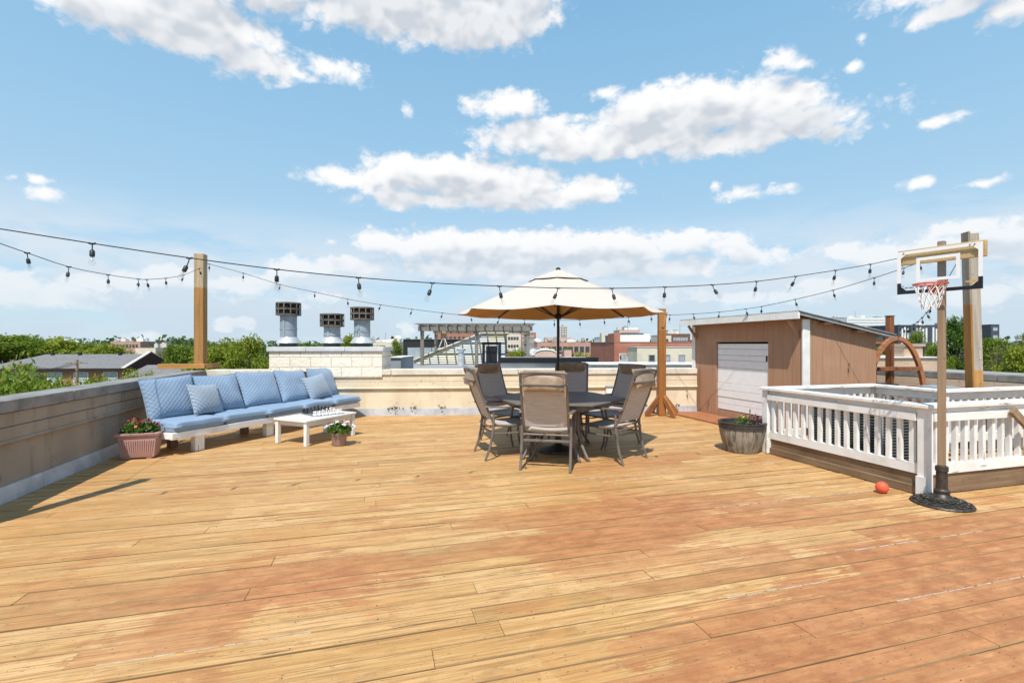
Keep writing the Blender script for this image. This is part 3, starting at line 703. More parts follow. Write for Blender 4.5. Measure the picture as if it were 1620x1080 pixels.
blooms(fp, 16, .17, .17, .24, .13, .036, rnd, M['pet_white']); blooms(fp, 14, .21, .15, .22, .10, .038, rnd, M['pet_white'], (-.5, .5)); blooms(fp, 14, .21, .15, .22, .10, .038, rnd, M['pet_white'], (2.7, 3.6))
BS = .89
bp = thing('barrel_planter', 'weathered half barrel planter with a dark rim beside the white railing', 'planter', cw(3.14, 6.56))
pr_ = [(.235, .006), (.285, .14), (.315, .26), (.325, .37)]
bar = MB()
for k in range(22):
    a0, a1 = 2*PI*k/22+.008, 2*PI*(k+1)/22-.008; vs = []
    for r_, z in pr_: vs += [(r_*math.cos(a0), r_*math.sin(a0), z), (r_*1.008*math.cos((a0+a1)/2), r_*1.008*math.sin((a0+a1)/2), z), (r_*math.cos(a1), r_*math.sin(a1), z)]
    fs = []
    for i in range(3): fs += [(i*3, i*3+1, i*3+4, i*3+3), (i*3+1, i*3+2, i*3+5, i*3+4)]
    bar.add(vs, fs)
bar.lathe([(r_*.965, z) for r_, z in pr_], 24)
obj('staves', bar, M['barrel'], bp)
obj('rim_band', MB().lathe([(.322, .335), (.333, .335), (.338, .405), (.345, .412), (.345, .425), (.305, .425), (.30, .36)], 40, cap=False), M['band'], bp)
obj('soil', MB().lathe([(.001, .372), (.303, .372)], 24, cap=False), M['soil'], bp)
f = MB()
for cx_, cy_, n_ in ((.02, 0, 90), (.10, -.05, 60)):
    g = MB(); foliage(g, n_, .13, .11, .36, .17, .024, rnd); f.add([(x+cx_, y+cy_, z) for x, y, z in g.v], g.f)
obj('foliage', f, M['leaf_flower'], bp)
f = MB(); g = MB(); foliage(g, 150, .12, .10, .36, .19, .022, rnd); f.add([(x+.16, y-.09, z) for x, y, z in g.v], g.f); obj('purple_foliage', f, M['pet_purple'], bp)
obj('stem', MB().tube([(.09, -.06, .37), (.10, -.05, .5), (.105, -.05, .60)], [.005, .004, .009], 5), M['soil'], bp)
blooms(bp, 7, .1, .08, .46, .06, .016, rnd, M['pet_yellow'], off=(.02, 0))

bp.scale = (BS, BS, .95)
# ------------------------------------------------------------------ dining set
C0 = cw(.634, 6.6)
hx = thing('dining_table', 'hexagonal dark patio dining table under the umbrella', 'table', C0, -YAW-R(9))
def hexa(r, z0, z1, mb=None, r2=None):
    mb = mb or MB(); vs = [(rr*math.cos(k*PI/3), rr*math.sin(k*PI/3), z) for (rr, z) in ((r, z0), (r2 or r, z1)) for k in range(6)]
    return mb.add(vs, [(5, 4, 3, 2, 1, 0), tuple(range(6, 12))] + [(k, (k+1) % 6, (k+1) % 6+6, k+6) for k in range(6)])
obj('tabletop', hexa(.93, .705, .728), M['tabletop'], hx, bevel=.008)
ap = MB()
for k in range(6):
    a, b_ = Vector((.80*math.cos(k*PI/3), .80*math.sin(k*PI/3), .672)), Vector((.80*math.cos((k+1)*PI/3), .80*math.sin((k+1)*PI/3), .672))
    ap.bar(a, b_, .028, .062)
obj('apron', ap, M['frame'], hx, bevel=.004)
for k in range(6):
    d = Vector((math.cos(k*PI/3), math.sin(k*PI/3), 0)); n_ = Vector((-d.y, d.x, 0))
    if k in (0, 3): continue
    for s_ in (-.045, .045):
        pts = [d*(.55+.17*t_**2.2 - .10*math.sin(t_*PI)) + n_*s_*(.5+.9*t_) + Vector((0, 0, .66-.656*t_)) for t_ in [i/10 for i in range(11)]]
        obj('leg', MB().tube(pts, .019, 8), M['frame'], hx)
lk = MB().lathe([(.30, .30), (.318, .30), (.318, .318), (.30, .318), (.30, .30)], 24, cap=False)
obj('leg_ring', lk, M['frame'], hx)

def path_y(t):      # side profile of the chair, from the top of the back to the front of the seat
    pts = [(-.505, 1.13), (-.47, 1.02), (-.395, .80), (-.31, .60), (-.265, .50), (-.235, .45), (-.19, .428), (-.05, .418), (.12, .425), (.235, .432), (.275, .42), (.29, .395)]
    return pts
def make_chair():
    t = thing('patio_chair', '', 'chair', (0, 0, 0), 0, 'sling chairs around the dining table'); pts = path_y(0)
    fr = MB()
    for s_ in (-1, 1): fr.tube([(s_*.262, y, z) for y, z in pts], .0155, 8)
    fr.tube([(-.262, -.505, 1.13), (-.12, -.517, 1.142), (.12, -.517, 1.142), (.262, -.505, 1.13)], .014, 8)
    fr.tube([(-.262, -.285, .41), (.262, -.285, .41)], .013, 8).tube([(-.262, .27, .41), (.262, .27, .41)], .012, 8)
    obj('frame', fr, M['frame'], t)
    def sling(i0, i1, sag):
        mb = MB(); vs = []; fs = []; nx = 8
        p = []
        for a, b_ in zip(pts[i0:i1], pts[i0+1:i1+1]):
            for k in range(3): p.append((a[0]+(b_[0]-a[0])*k/3, a[1]+(b_[1]-a[1])*k/3))
        p.append(pts[i1])
        for side in (0, 1):
            for i, (y, z) in enumerate(p):
                j = min(i+1, len(p)-1); k = max(i-1, 0); ty, tz = p[j][0]-p[k][0], p[j][1]-p[k][1]; L = math.hypot(ty, tz); ny, nz = -tz/L, ty/L
                for q in range(nx+1):
                    u = q/nx*2-1; s_ = sag*(1-u*u)*math.sin(PI*min(1, max(0, i/(len(p)-1)))) - side*.005
                    vs.append((u*.256, y-ny*(-s_) if False else y+ny*s_*-1, z-nz*s_))
        m = len(p)*(nx+1)
        for i in range(len(p)-1):
            for q in range(nx):
                a = i*(nx+1)+q; fs.append((a, a+1, a+nx+2, a+nx+1)); fs.append((m+a, m+a+nx+1, m+a+nx+2, m+a+1))
        for q in range(nx):
            fs.append((q, m+q, m+q+1, q+1)); a = (len(p)-1)*(nx+1)+q; fs.append((a, a+1, m+a+1, m+a))
        return mb.add(vs, fs)
    obj('backrest', sling(0, 4, -.028), M['sling'], t); obj('seat', sling(5, 10, .022), M['sling'], t)
    h = cushion_mb(.475, .245, .11, .03, 16, .5, 2.6)
    hd = obj('headrest', h, M['headrest'], t, loc=(0, -.477, 1.042), rot=(R(-17), 0, 0))
    obj('strap', MB().tube([(-.27, -.50, 1.0), (-.15, -.545, 1.005), (.15, -.545, 1.005), (.27, -.50, 1.0)], .009, 6).tube([(-.262, -.47, 1.02), (-.27, -.50, 1.0)], .007, 6).tube([(.262, -.47, 1.02), (.27, -.50, 1.0)], .007, 6), M['frame'], hd)
    hd.children[0].data.transform((Matrix.Translation((0, -.477, 1.042)) @ Matrix.Rotation(R(-17), 4, 'X')).inverted())
    for s_ in (-1, 1):
        a = [(s_*.275, -.36, .672), (s_*.30, -.25, .668), (s_*.305, .10, .655), (s_*.30, .26, .650), (s_*.295, .315, .632)]
        am = MB()
        for p, q in zip(a, a[1:]): am.bar(p, q, .05, .02)
        obj('armrest', am, M['frame'], t, bevel=.006)
        obj('leg', MB().tube([(s_*.295, .305, .632), (s_*.292, .325, .55), (s_*.285, .285, .42), (s_*.278, .26, .25), (s_*.28, .285, .10), (s_*.285, .325, .004)], [.016, .016, .016, .0165, .0155, .015], 8), M['frame'], t)
        obj('leg', MB().tube([(s_*.285, -.25, .60), (s_*.287, -.252, .44), (s_*.287, -.268, .30), (s_*.286, -.305, .14), (s_*.286, -.36, .004)], [.014, .0175, .0175, .0165, .0155], 8), M['frame'], t)
        obj('side_rail', MB().tube([(s_*.286, -.262, .335), (s_*.284, .0, .33), (s_*.28, .268, .34)], .011, 6), M['frame'], t)
    obj('stretcher', MB().bar((-.27, -.262, .335), (.27, -.262, .335), .022, .03), M['frame'], t, bevel=.004)
    return t
ch0 = make_chair()
chairs = [((.45, 5.83), (.21, .98), 'brown sling chair nearest the camera with its back squarely turned'),
          ((-.08, 6.38), (.95, .31), 'brown sling chair at the left front of the table, seen from the side'),
          ((1.27, 6.2), (-.72, .69), 'brown sling chair at the right front of the table, facing away'),
          ((-.02, 7.25), (.72, -.69), 'shaded brown sling chair at the left rear of the table'),
          ((.90, 7.56), (-.2, -.98), 'shaded brown sling chair at the back, directly behind the umbrella pole'),
          ((1.42, 7.12), (-.84, -.53), 'shaded brown sling chair at the right rear, partly behind another chair')]
for i, (p, f_, lab) in enumerate(chairs):
    c = ch0 if i == 0 else copy_tree(ch0)
    w = cw(*p); fw = cw(*f_); c.location = w; c.rotation_euler = (0, 0, math.atan2(fw.y, fw.x)-PI/2); c['label'] = lab

um = thing('patio_umbrella', 'large cream octagonal patio umbrella open over the dining table', 'umbrella', C0, -PI/2-YAW-R(7))
NR = 8; RC = 1.42; ZT = 2.46; ZE = 1.885
def canz(r): q = r/RC; return ZT-(ZT-ZE)*(q**1.06)
def canopy(r0, r1, rings, sub, lift, sag, th=.004):
    mb = MB(); vs = []; fs = []; fs2 = []; n = NR*sub
    for side in (0, 1):
        for i in range(rings+1):
            r = r0+(r1-r0)*i/rings
            for k in range(n):
                a = 2*PI*k/n; f_ = (k % sub)/sub; c = math.cos(PI/NR)/math.cos((f_-.5)*2*PI/NR); rr = r*(1-(1-c))
                rr *= 1 - .025*math.sin(PI*f_)*(i/rings)
                z = canz(r)+lift - sag*math.sin(PI*f_)*(r/RC) - side*th
                vs.append((rr*math.cos(a), rr*math.sin(a), z))
    m = (rings+1)*n
    for i in range(rings):
        for k in range(n):
            a = i*n+k; b_ = i*n+(k+1) % n; fs.append((a, a+n, b_+n, b_)); fs2.append((m+a, m+b_, m+b_+n, m+a+n))
    for k in range(n):
        a = rings*n+k; b_ = rings*n+(k+1) % n; fs.append((a, m+a, m+b_, b_)); a = k; b_ = (k+1) % n; fs.append((a, b_, m+b_, m+a))
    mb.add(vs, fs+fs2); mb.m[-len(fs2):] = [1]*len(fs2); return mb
cn = obj('canopy', canopy(.16, RC, 10, 6, 0, .03), [M['canopy'], M['canopy_glow']], um)
obj('vent_cap', canopy(.015, .42, 4, 6, .022, .0), [M['canopy'], M['canopy_glow']], cn)
obj('pole', MB().lathe([(.019, .10), (.019, 1.05)], 14).lathe([(.023, 1.051), (.023, 1.10), (.019, 1.101), (.019, 2.40)], 14), M['bronze'], um)
obj('finial', MB().lathe([(.03, 2.475), (.036, 2.485), (.03, 2.497), (.012, 2.51), (.002, 2.515)], 14), M['bronze'], um)
obj('hub', MB().lathe([(.02, 1.80), (.042, 1.80), (.042, 1.87), (.02, 1.88)], 14), M['bronze'], um)
for k in range(NR):
    a = 2*PI*k/NR; d = Vector((math.cos(a), math.sin(a), 0))
    rb = obj('rib', MB().bar(d*.04+Vector((0, 0, canz(.04)-.03)), d*(RC-.03)+Vector((0, 0, ZE-.012)), .014, .018), M['bronze'], um)
    obj('strut', MB().bar(d*.045+Vector((0, 0, 1.83)), d*.72+Vector((0, 0, canz(.72)-.035)), .012, .014), M['bronze'], rb)
obj('base', MB().lathe([(.27, .003), (.285, .012), (.28, .03), (.22, .05), (.08, .075), (.045, .095), (.04, .30), (.028, .32)], 32), M['iron'], um)
# ------------------------------------------------------------------ shed
sx0, sx1, sy0, sy1 = 6.67, 8.24, 6.22, 9.0
def roofz(x): return 1.90 - (x-6.67)*.178
sh = thing('storage_shed', 'brown board-sided storage shed with white door and sloping tin roof', 'shed', (sx0, sy0, 0))
W, D = sx1-sx0, sy1-sy0
rz = lambda x: roofz(x+sx0)
def wallprism(x0, x1, y0, y1): return MB().prism([(x0, .004), (x1, .004), (x1, rz(x1)-.004), (x0, rz(x0)-.004)], y0, y1)
dy0, dy1, dz0, dz1 = .72, 2.06, .14, 1.50
fr = MB().bb(0, .06, .0, dy0, .004, rz(0)-.012).bb(0, .06, dy1, D, .004, rz(0)-.012).bb(0, .06, dy0, dy1, dz1, rz(0)-.012)
fr.bb(0, .06, dy0, dy1, .004, dz0)
obj('wall', fr, M['shed'], sh); obj('wall', wallprism(.062, W, 0, .06), M['shed'], sh); obj('wall', wallprism(.062, W, D-.06, D), M['shed'], sh)
obj('wall', MB().bb(W-.06, W-.001, .061, D-.061, .004, rz(W)-.012), M['shed'], sh)
dr = MB(); zz = dz0+.02; rnd = random.Random(2)
for hgt in (.12, .13, .14, .145, .30, .15, .10, .12, .105):
    dr.bb(.022+rnd.uniform(-.004, .004), .05, dy0+.012, dy1-.012, zz, min(zz+hgt-.005, dz1-.012)); zz += hgt
obj('door', dr, M['glossy_white'], sh, bevel=.003)
obj('trim', MB().bb(-.03, .11, -.035, -.002, .004, rz(.04)-.03), M['white'], sh, bevel=.004)
obj('trim', MB().bb(-.03, .05, D+.002, D+.03, .004, rz(0)-.03).bb(-.024, -.002, D-.06, D, .004, rz(0)-.06), M['white'], sh, bevel=.003)
ro = MB(); x0, x1 = -.25, W+.26; n = 54; vs = []; fs = []      # corrugations run down the slope
for i in range(n*4+1):
    y = -.16+(D+.32)*i/(n*4); dz = .011*math.sin(i*PI/2)
    for x, e in ((x0, .042), (x1, .042), (x1, .032), (x0, .032)): vs.append((x, y, rz(x)+e+dz))
for i in range(n*4):
    a = i*4
    for k in range(4): fs.append((a+k, a+4+k, a+4+(k+1) % 4, a+(k+1) % 4))
rf = obj('roof', MB().add(vs, fs), M['rooftin'], sh)
obj('fascia', MB().bb(x0-.0, x0+.03, -.15, D+.15, rz(x0)-.085, rz(x0)+.03), M['white'], rf, bevel=.003)
obj('rafter', MB().prism([(x0+.031, rz(x0)-.02), (x1-.02, rz(x1)-.012), (x1-.02, rz(x1)+.02), (x0+.031, rz(x0)+.02)], -.145, -.105), M['acgrey'], rf)
for x in (.42, 1.12): obj('rafter', MB().bb(x-.09, x+.09, -.103, -.004, rz(x)-.05, rz(x)-.015), M['shed'], rf)
for y in (.07, D-.10):
    obj('brace', MB().bar((-.004, y, rz(0)-.33), (-.21, y, rz(0)-.05), .04, .045), M['shed'], sh)
obj('rear_rafter', MB().bb(W+.005, W+.22, .05, .10, rz(W)-.10, rz(W)-.0), M['acgrey'], rf)
obj('handle', MB().bb(.006, .022, dy0+.04, dy0+.06, 1.15, 1.25), M['bronze'], sh)
st = MB(); 
for k in range(3): st.bb(5.94+.235*k, 6.168+.235*k, 6.55, 8.95, .003, .03-.001*k)
tag(obj('threshold_boards', st, M['redwood'], bevel=.003), 'red stained loose boards laid in front of the shed door', 'boards')

# ------------------------------------------------------------------ white railing round the condenser
ra = thing('deck_railing', 'white painted baluster railing around the air conditioner, on a dark curb', 'railing', (5.06, 3.35, 0))
LX, LY, YD = 1.87, 1.93, 1.03      # local: corner B at 0,0
posts = [(0, 0), (0, LY), (LX, LY), (LX, YD), (4.6, 0), (4.6, YD)]
for i, (x, y) in enumerate(posts):
    obj('post', MB().bb(x-.043, x+.043, y-.043, y+.043, .004 if i < 2 else .1, .842), M['railv'], ra, bevel=.004)
obj('post_foot', MB().bb(-.06, -.046, -.045, .045, .01, .19), M['railv'], ra); obj('post_foot', MB().bb(-.062, .03, LY-.062, LY-.045, .01, .2), M['railv'], ra)
def rail(ax, a, b, c, sgn, nb, off=0.0, z0=.20):
    # runs along axis ax from a to b at coordinate c; balusters on side sgn
    def bx(u0, u1, v0, v1, z0, z1):
        return MB().bb(u0, u1, v0, v1, z0, z1) if ax == 'x' else MB().bb(v0, v1, u0, u1, z0, z1)
    m = M['railh'] if ax == 'x' else M['raild']
    obj('cap_rail', bx(a-.075 + .152*(ax == 'y'), b+.075 - .152*(ax == 'y'), c-.075, c+.075, .845, .88), m, ra, bevel=.004)
    lo, hi = min(sgn*.021, sgn*.055), max(sgn*.021, sgn*.055)
    obj('top_rail', bx(a+.051, b-.051, c-.02, c+.02, .745, .843), m, ra, bevel=.003)
    obj('lower_strip', bx(a+.052, b-.052, c+lo, c+hi, .715, .79), m, ra, bevel=.003)
    obj('bottom_rail', bx(a+.051, b-.051, c-.02, c+.02, z0, z0+.10), m, ra, bevel=.003)
    me = None
    for i in range(nb):
        u = a + (b-a)*(i+1)/(nb+1)
        if me is None:
            me = MB().bb(-.0195, .0195, -.0195, .0195, z0+.1005, .744).mesh('baluster', M['railv'])
        o = bpy.data.objects.new('baluster', me); COL.objects.link(o); o.parent = ra
        o.location = (u, c, 0) if ax == 'x' else (c, u, 0); o.rotation_euler = (random.gauss(0, .004), random.gauss(0, .004), random.gauss(0, .03))
rail('y', 0, LY, 0, -1, 16); rail('x', 0, 4.6, 0, -1, 34); rail('x', 0, LX, LY, 1, 14); rail('y', YD, LY, LX, 1, 7); rail('x', LX, 4.6, YD, 1, 18)
for nm, mb_, m in (('curb', MB().bb(-.0, .04, .055, LY-.055, .004, .192), 'curb_y'), ('curb', MB().bb(.055, 4.6, .0, .04, .004, .192), 'curb'),
                   ('curb', MB().bb(.055, LX, LY-.04, LY-.0, .004, .15), 'curb'), ('curb', MB().bb(LX-.02, LX+.02, YD, LY-.05, .004, .15), 'curb_y'),
                   ('kick_board', MB().bb(-.03, -.003, .06, LY-.07, .005, .085), 'curb_y')):
    obj(nm, mb_, M[m], ra, bevel=.004)
# leaning plank at the right
a, b_ = G(1617, 716), None
tag(obj('leaning_plank', MB().bar((7.02, 3.20, .02), (6.12, 3.262, .80), .075, .035, 0, (0, 1, 0)), M['post_dull'], bevel=.004), 'weathered brown plank leaning against the right part of the white railing', 'plank')

# ------------------------------------------------------------------ air conditioner
ac = thing('air_conditioner', 'grey louvred air conditioner condenser inside the white railing', 'air conditioner', (5.50, 4.10, .004))
ax, ay, az = .62, .95, .70
obj('body', MB().bb(.03, ax-.03, .03, ay-.03, .05, az-.05), M['acdark'], ac)
lv = MB(); n = 17
for k in range(n):
    z = .08+(az-.16)*k/(n-1)
    lv.bb(.0, .028, .035, ay-.035, z, z+.010).bb(.035, ax-.035, .0, .028, z, z+.010).bb(ax-.028, ax, .035, ay-.035, z, z+.010).bb(.035, ax-.035, ay-.028, ay, z, z+.010)
obj('louvres', lv, M['louvre_grey'], ac)
cs = MB()
for x in (0, ax-.04):
    for y in (0, ay-.04): cs.bb(x-.003, x+.043, y-.003, y+.043, .04, az-.045)
for y in (ay*.33, ay*.66): cs.bb(-.004, .03, y-.012, y+.012, .06, az-.05)
obj('casing', cs.bb(-.006, ax+.006, -.006, ay+.006, az-.06, az).bb(-.006, ax+.006, -.006, ay+.006, .0, .05), M['acgrey'], ac, bevel=.006)
tg = MB()
for r_ in (.06, .10, .14, .18, .22, .26): tg.tube([(ax/2+r_*math.cos(k*PI/14), ay/2+r_*math.sin(k*PI/14), az+.012) for k in range(28)], .005, 5, 0, True)
obj('fan_grille', tg, M['acdark'], ac)
db = thing('disconnect_box', 'small white electrical box on a grey stand, right of the condenser', 'electrical box', (6.42, 4.28, .0))
obj('box', MB().bb(-.07, .07, -.05, .05, .47, .69), M['acbox'], db, bevel=.006)
obj('stand', MB().bb(-.07, .10, -.03, .05, .33, .468), M['acgrey'], db, bevel=.004).data
obj('leg', MB().bb(.07, .095, -.02, .02, .004, .329), M['acgrey'], db)
obj('label_plate', MB().bb(-.02, .02, -.054, -.0505, .53, .57), M['glossy_black'], db)
obj('conduit', MB().tube([(.02, .0, .33), (.03, -.03, .2), (.12, -.10, .10), (.35, -.2, .03), (.6, -.25, .02)], .014, 6), M['black'], db)
gd = thing('metal_duct', 'blue-grey sheet metal duct behind the right railing', 'duct', (7.55, 4.85, 0))
obj('duct', MB().bb(-.17, .17, -.15, .15, .004, .84), M['galv'], gd, bevel=.006)
obj('collar', MB().bb(-.185, .185, -.165, .165, .845, .87), M['galv'], gd, bevel=.004)
cb = thing('shaded_panel_box', 'low brown box standing in for the shaded cabinet behind the right railing', 'panel', (8.0, 4.80, 0))  # stand-in box, its grey imitates the shaded wall below the rail
obj('panel_box_body', MB().bb(.10, 1.45, -.18, .25, .004, .76), M['coping_grey'], cb, bevel=.005)
obj('panel_box_top', MB().bb(.08, 1.47, -.20, .27, .763, .79), M['coping_grey'], cb, bevel=.005)
tb = tag(obj('support_post', MB().bb(-.05, .05, -.05, .05, .004, .86).bb(-.06, .06, -.06, .06, .862, .88), M['post_brown'], loc=(7.2, 4.9, 0), bevel=.004), 'short dark brown post behind the right railing beside the duct', 'post')

# ------------------------------------------------------------------ basketball hoop and ball
hp = thing('basketball_hoop', 'small basketball hoop on a wooden post with an iron base at the railing corner', 'basketball hoop', (4.95, 3.14, 0), R(-75))
bs = MB().lathe([(.222, .003), (.23, .010), (.222, .022), (.18, .030), (.12, .052), (.07, .075), (.062, .09), (.055, .10)], 48)
for k in range(12):
    a = 2*PI*k/12
    for rr, s_ in ((.182, .030), (.125, .024)):
        a2 = a + (.26 if rr < .15 else 0); c = Vector((rr*math.cos(a2), rr*math.sin(a2), (.036 if rr > .15 else .058))); u = Vector((-math.sin(a2), math.cos(a2), 0)); w = Vector((math.cos(a2), math.sin(a2), -.25))
        bs.tube([c+u*s_*math.cos(j*PI/6)+w*s_*.8*math.sin(j*PI/6) for j in range(12)], .0075, 6, 0, True)
obj('base', bs, M['iron'], hp)
obj('base_sleeve', MB().lathe([(.045, .10), (.058, .105), (.06, .13), (.044, .145), (.041, .30), (.048, .305), (.048, .345), (.04, .35)], 24), M['iron'], hp)
obj('pole', MB().bb(-.026, .026, -.026, .026, .35, 2.39), m_twotone('pole_wood', 1.93, (.36, .25, .155), (.30, .255, .205)), hp, bevel=.006)
bz0, bz1, bw, by = 1.925, 2.325, .302, -.092
obj('plank', MB().bb(-.305, .315, -.072, -.032, 2.20, 2.34), M['plank_tan'], hp, bevel=.004)
bdp = obj('backboard', MB().bb(-bw, bw, by, by+.012, bz0, bz1), M['acrylic'], hp)
wf = MB(); y0, y1 = by-.004, by-.0005
def frame_bits(mb, x0, x1, z0, z1, t, sides='lrtb', cut=0):
    if 't' in sides: mb.bb(x0, x1, y0, y1, z1-t, z1)
    if 'b' in sides: mb.bb(x0, x1, y0, y1, z0, z0+t)
    if 'l' in sides: mb.bb(x0, x0+t, y0, y1, z0+(t if 'b' in sides else 0), z1-t)
    if 'r' in sides: mb.bb(x1-t, x1, y0, y1, z0+(t if 'b' in sides else 0), z1-t)
frame_bits(wf, -bw, bw, bz0+.105, bz1, .029, 'lrt')
for s_ in (-1, 1): wf.prism([(s_*(bw-.0292), bz1-.0302), (s_*(bw-.0292), bz1-.065), (s_*(bw-.065), bz1-.0302)][::s_], y0, y1)
obj('white_border', wf, M['glossy_white'], bdp, smooth=False)
frame_bits(wf := MB(), -.155, .155, bz0+.105, bz0+.325, .027)
obj('target_square', wf, M['glossy_white'], bdp, smooth=False)
bf = MB().bb(-bw, bw, y0, y1, bz0, bz0+.032).bb(-bw, -bw+.030, y0, y1, bz0+.0322, bz0+.1045).bb(bw-.030, bw, y0, y1, bz0+.0322, bz0+.1045)
for s_ in (-1, 1): bf.prism([(s_*(bw-.0292), bz0+.0322), (s_*(bw-.07), bz0+.0322), (s_*(bw-.0292), bz0+.07)][::s_], y0, y1)
obj('black_border', bf, M['glossy_black'], bdp, smooth=False)
pm_ = MB()
for k in range(5): pm_.bb(-.28+.036*k, -.253+.036*k, y0, y1, bz0+.052, bz0+.060)
pm_.bb(-.28, -.25, y0, y1, bz0+.072, bz0+.077)
obj('print', pm_, M['glossy_black'], bdp, smooth=False)
obj('print', MB().bb(.19, .275, y0, y1, bz0+.062, bz0+.076).bb(.215, .255, y0, y1, bz0+.0762, bz0+.082), M['gold'], bdp, smooth=False)
obj('bolts', MB().lathe([(.005, 0), (.005, .006)], 8, (0, 0, 0), 0, Matrix.Translation((-.25, y0, bz1-.016)) @ Matrix.Rotation(PI/2, 4, 'X')).lathe([(.005, 0), (.005, .006)], 8, (0, 0, 0), 0, Matrix.Translation((.22, y0, bz1-.016)) @ Matrix.Rotation(PI/2, 4, 'X')).lathe([(.005, 0), (.005, .006)], 8, (0, 0, 0), 0, Matrix.Translation((.25, y0, bz1-.016)) @ Matrix.Rotation(PI/2, 4, 'X')), M['bronze'], bdp)
rc = Vector((0, by-.16, 1.985)); RR = .118
rm = MB().tube([rc+Vector((RR*math.cos(k*PI/16), RR*math.sin(k*PI/16), 0)) for k in range(32)], .0075, 8, 0, True)
rm.bb(-.05, .05, by-.045, by-.006, 1.972, 1.985).bb(-.05, .05, by-.014, by-.006, 1.90, 1.985)
for s_ in (-1, 1): rm.bar((s_*.045, by-.012, 1.91), (s_*.055, by-.06, 1.98), .012, .012)
obj('rim', rm, M['orange'], hp)
nt = MB(); NN = 12
def nring(i): z = i/4; return RR*(1-.52*z**.8), -.215*z
for k in range(NN):
    for s_ in (1, -1):
        pts = []
        for i in range(5):
            r_, z = nring(i); a = 2*PI*(k+s_*.5*i)/NN; pts.append(rc+Vector((r_*math.cos(a), r_*math.sin(a), z-.004+random.uniform(-.006, .006)*(i > 0))))
        nt.tube(pts, .0032, 5)
obj('net', nt, M['net'], hp)
tag(obj('playground_ball', MB().ball((0, 0, .055), .055, 20, (1.04, 1.0, 1.0)), M['ballc'], loc=cw(3.62, 4.70)), 'small orange-red rubber ball lying on the deck by the railing', 'ball')

# ------------------------------------------------------------------ arched swing
sw = thing('arched_swing', 'wooden arched porch swing frame between the shed and the parapet', 'swing', cw(6.98, 8.72), R(-8))
def arch(y):
    mb = MB(); prev = None; n = 26
    for i in range(n+1):
        a = PI*i/n; x = -.60*math.cos(a); z = .004+1.56*math.sin(a)**.82 if 0 < i < n else .004
        if prev: mb.bar((prev[0], y, prev[1]), (x, y, z), .075, .062, 0, (0, 1, 0))
        prev = (x, z)
    return mb
obj('arch', arch(0), M['arch'], sw, bevel=.004); obj('arch', arch(1.15), M['arch'], sw, bevel=.004)
obj('top_beam', MB().bb(-.04, .04, .038, 1.11, 1.47, 1.53), M['arch'], sw, bevel=.004)
obj('side_beam', MB().bb(-.95, -.05, .05, .10, 1.46, 1.50), M['arch'], sw, bevel=.004)
obj('cross_bar', MB().bb(-.44, .44, -.075, -.036, .98, 1.05), M['post_brown'], sw, bevel=.004)
for x in (-.26, .22): obj('chain', MB().tube([(x, .30, 1.42), (x, .30, .70)], .006, 6), M['frame_dark'], sw)
obj('swing_seat', MB().bb(-.34, .30, .15, .52, .62, .66), M['post_brown'], sw, bevel=.004)
obj('seat_pad', MB().bb(-.05, .25, .17, .5, .663, .72), M['black'], sw, bevel=.02)

# ------------------------------------------------------------------ flue chimney
wr = math.atan2(wd.y, wd.x)
ck = thing('flue_chimney', 'cream split-face block chimney with white metal cap behind the sofa', 'chimney', Vector((-2.06, 10.57, 0)), wr)
CW = 2.22
obj('block_wall', MB().bb(0, CW, 0, 1.0, .79, 1.31), M['cmu'], ck)
cp = MB()
for k in range(3): cp.bb(-.04+.766*k+.002, -.04+.766*(k+1)-.002, -.04, 1.04, 1.315, 1.405)
obj('metal_cap', cp, M['capw'], ck, bevel=.006)
CM = Matrix.Translation((-2.06, 10.57, 0)) @ Matrix.Rotation(wr, 4, 'Z')
for px, ztop, zc, lab in ((456.5, 2.33, 2.05, 'tallest grey flue pipe with square-mesh cap, leftmost on the chimney'), (525.5, 2.10, 1.82, 'shortest grey flue pipe with a meshed cap, in the middle of the chimney'), (573, 2.24, 1.96, 'grey flue pipe with meshed cap at the right end of the chimney')):
    pos = onplane(px, 540, Vector(CM @ Vector((0, .45, 0))), Vector(CM @ Vector((CW, .45, 0)))); pos.z = 1.406
    v = thing('flue_pipe', lab, 'flue', pos, wr-.2, 'flue pipes on the chimney'); h0 = zc-1.406; h1 = ztop-1.406
    obj('pipe', MB().lathe([(.165, .0), (.165, h0+.02)], 28), M['galv'], v)
    obj('seam_strap', MB().bb(-.02, .02, -.176, -.160, .15, h0-.1).lathe([(.168, h0*.55), (.171, h0*.55), (.171, h0*.55+.03), (.168, h0*.55+.03)], 28, cap=False), M['galv'], v)
    obj('storm_collar', MB().lathe([(.168, .20), (.24, .09), (.245, .075), (.17, .075)], 28, cap=False), M['galv_light'], v)
    obj('base_ring', MB().lathe([(.178, .0), (.178, .074), (.16, .075)], 28, cap=False), M['band'], v)
    c = MB(); rc_ = .245
    c.lathe([(.165, h0), (rc_, h0+.01), (rc_, h0+.035), (rc_-.012, h0+.035)], 32, cap=False).lathe([(rc_-.01, h1-.035), (rc_, h1-.035), (rc_, h1-.006), (.20, h1), (.001, h1+.004)], 32, cap=False)
    zm = (h0+h1)/2; c.lathe([(rc_-.008, zm-.016), (rc_, zm-.016), (rc_, zm+.016), (rc_-.008, zm+.016)], 32, cap=False)
    for k in range(12):
        a = 2*PI*k/12+.2; c.bb(-.012, .012, -.006, .006, h0+.03, h1-.03, Matrix.Rotation(a, 4, 'Z') @ Matrix.Translation((0, -rc_+.004, 0)))
    cpv = obj('vent_cap', c, M['louvre'], v)
    obj('inner_screen', MB().lathe([(.215, h0+.012), (.215, h1-.01)], 28), M['sooty'], cpv)
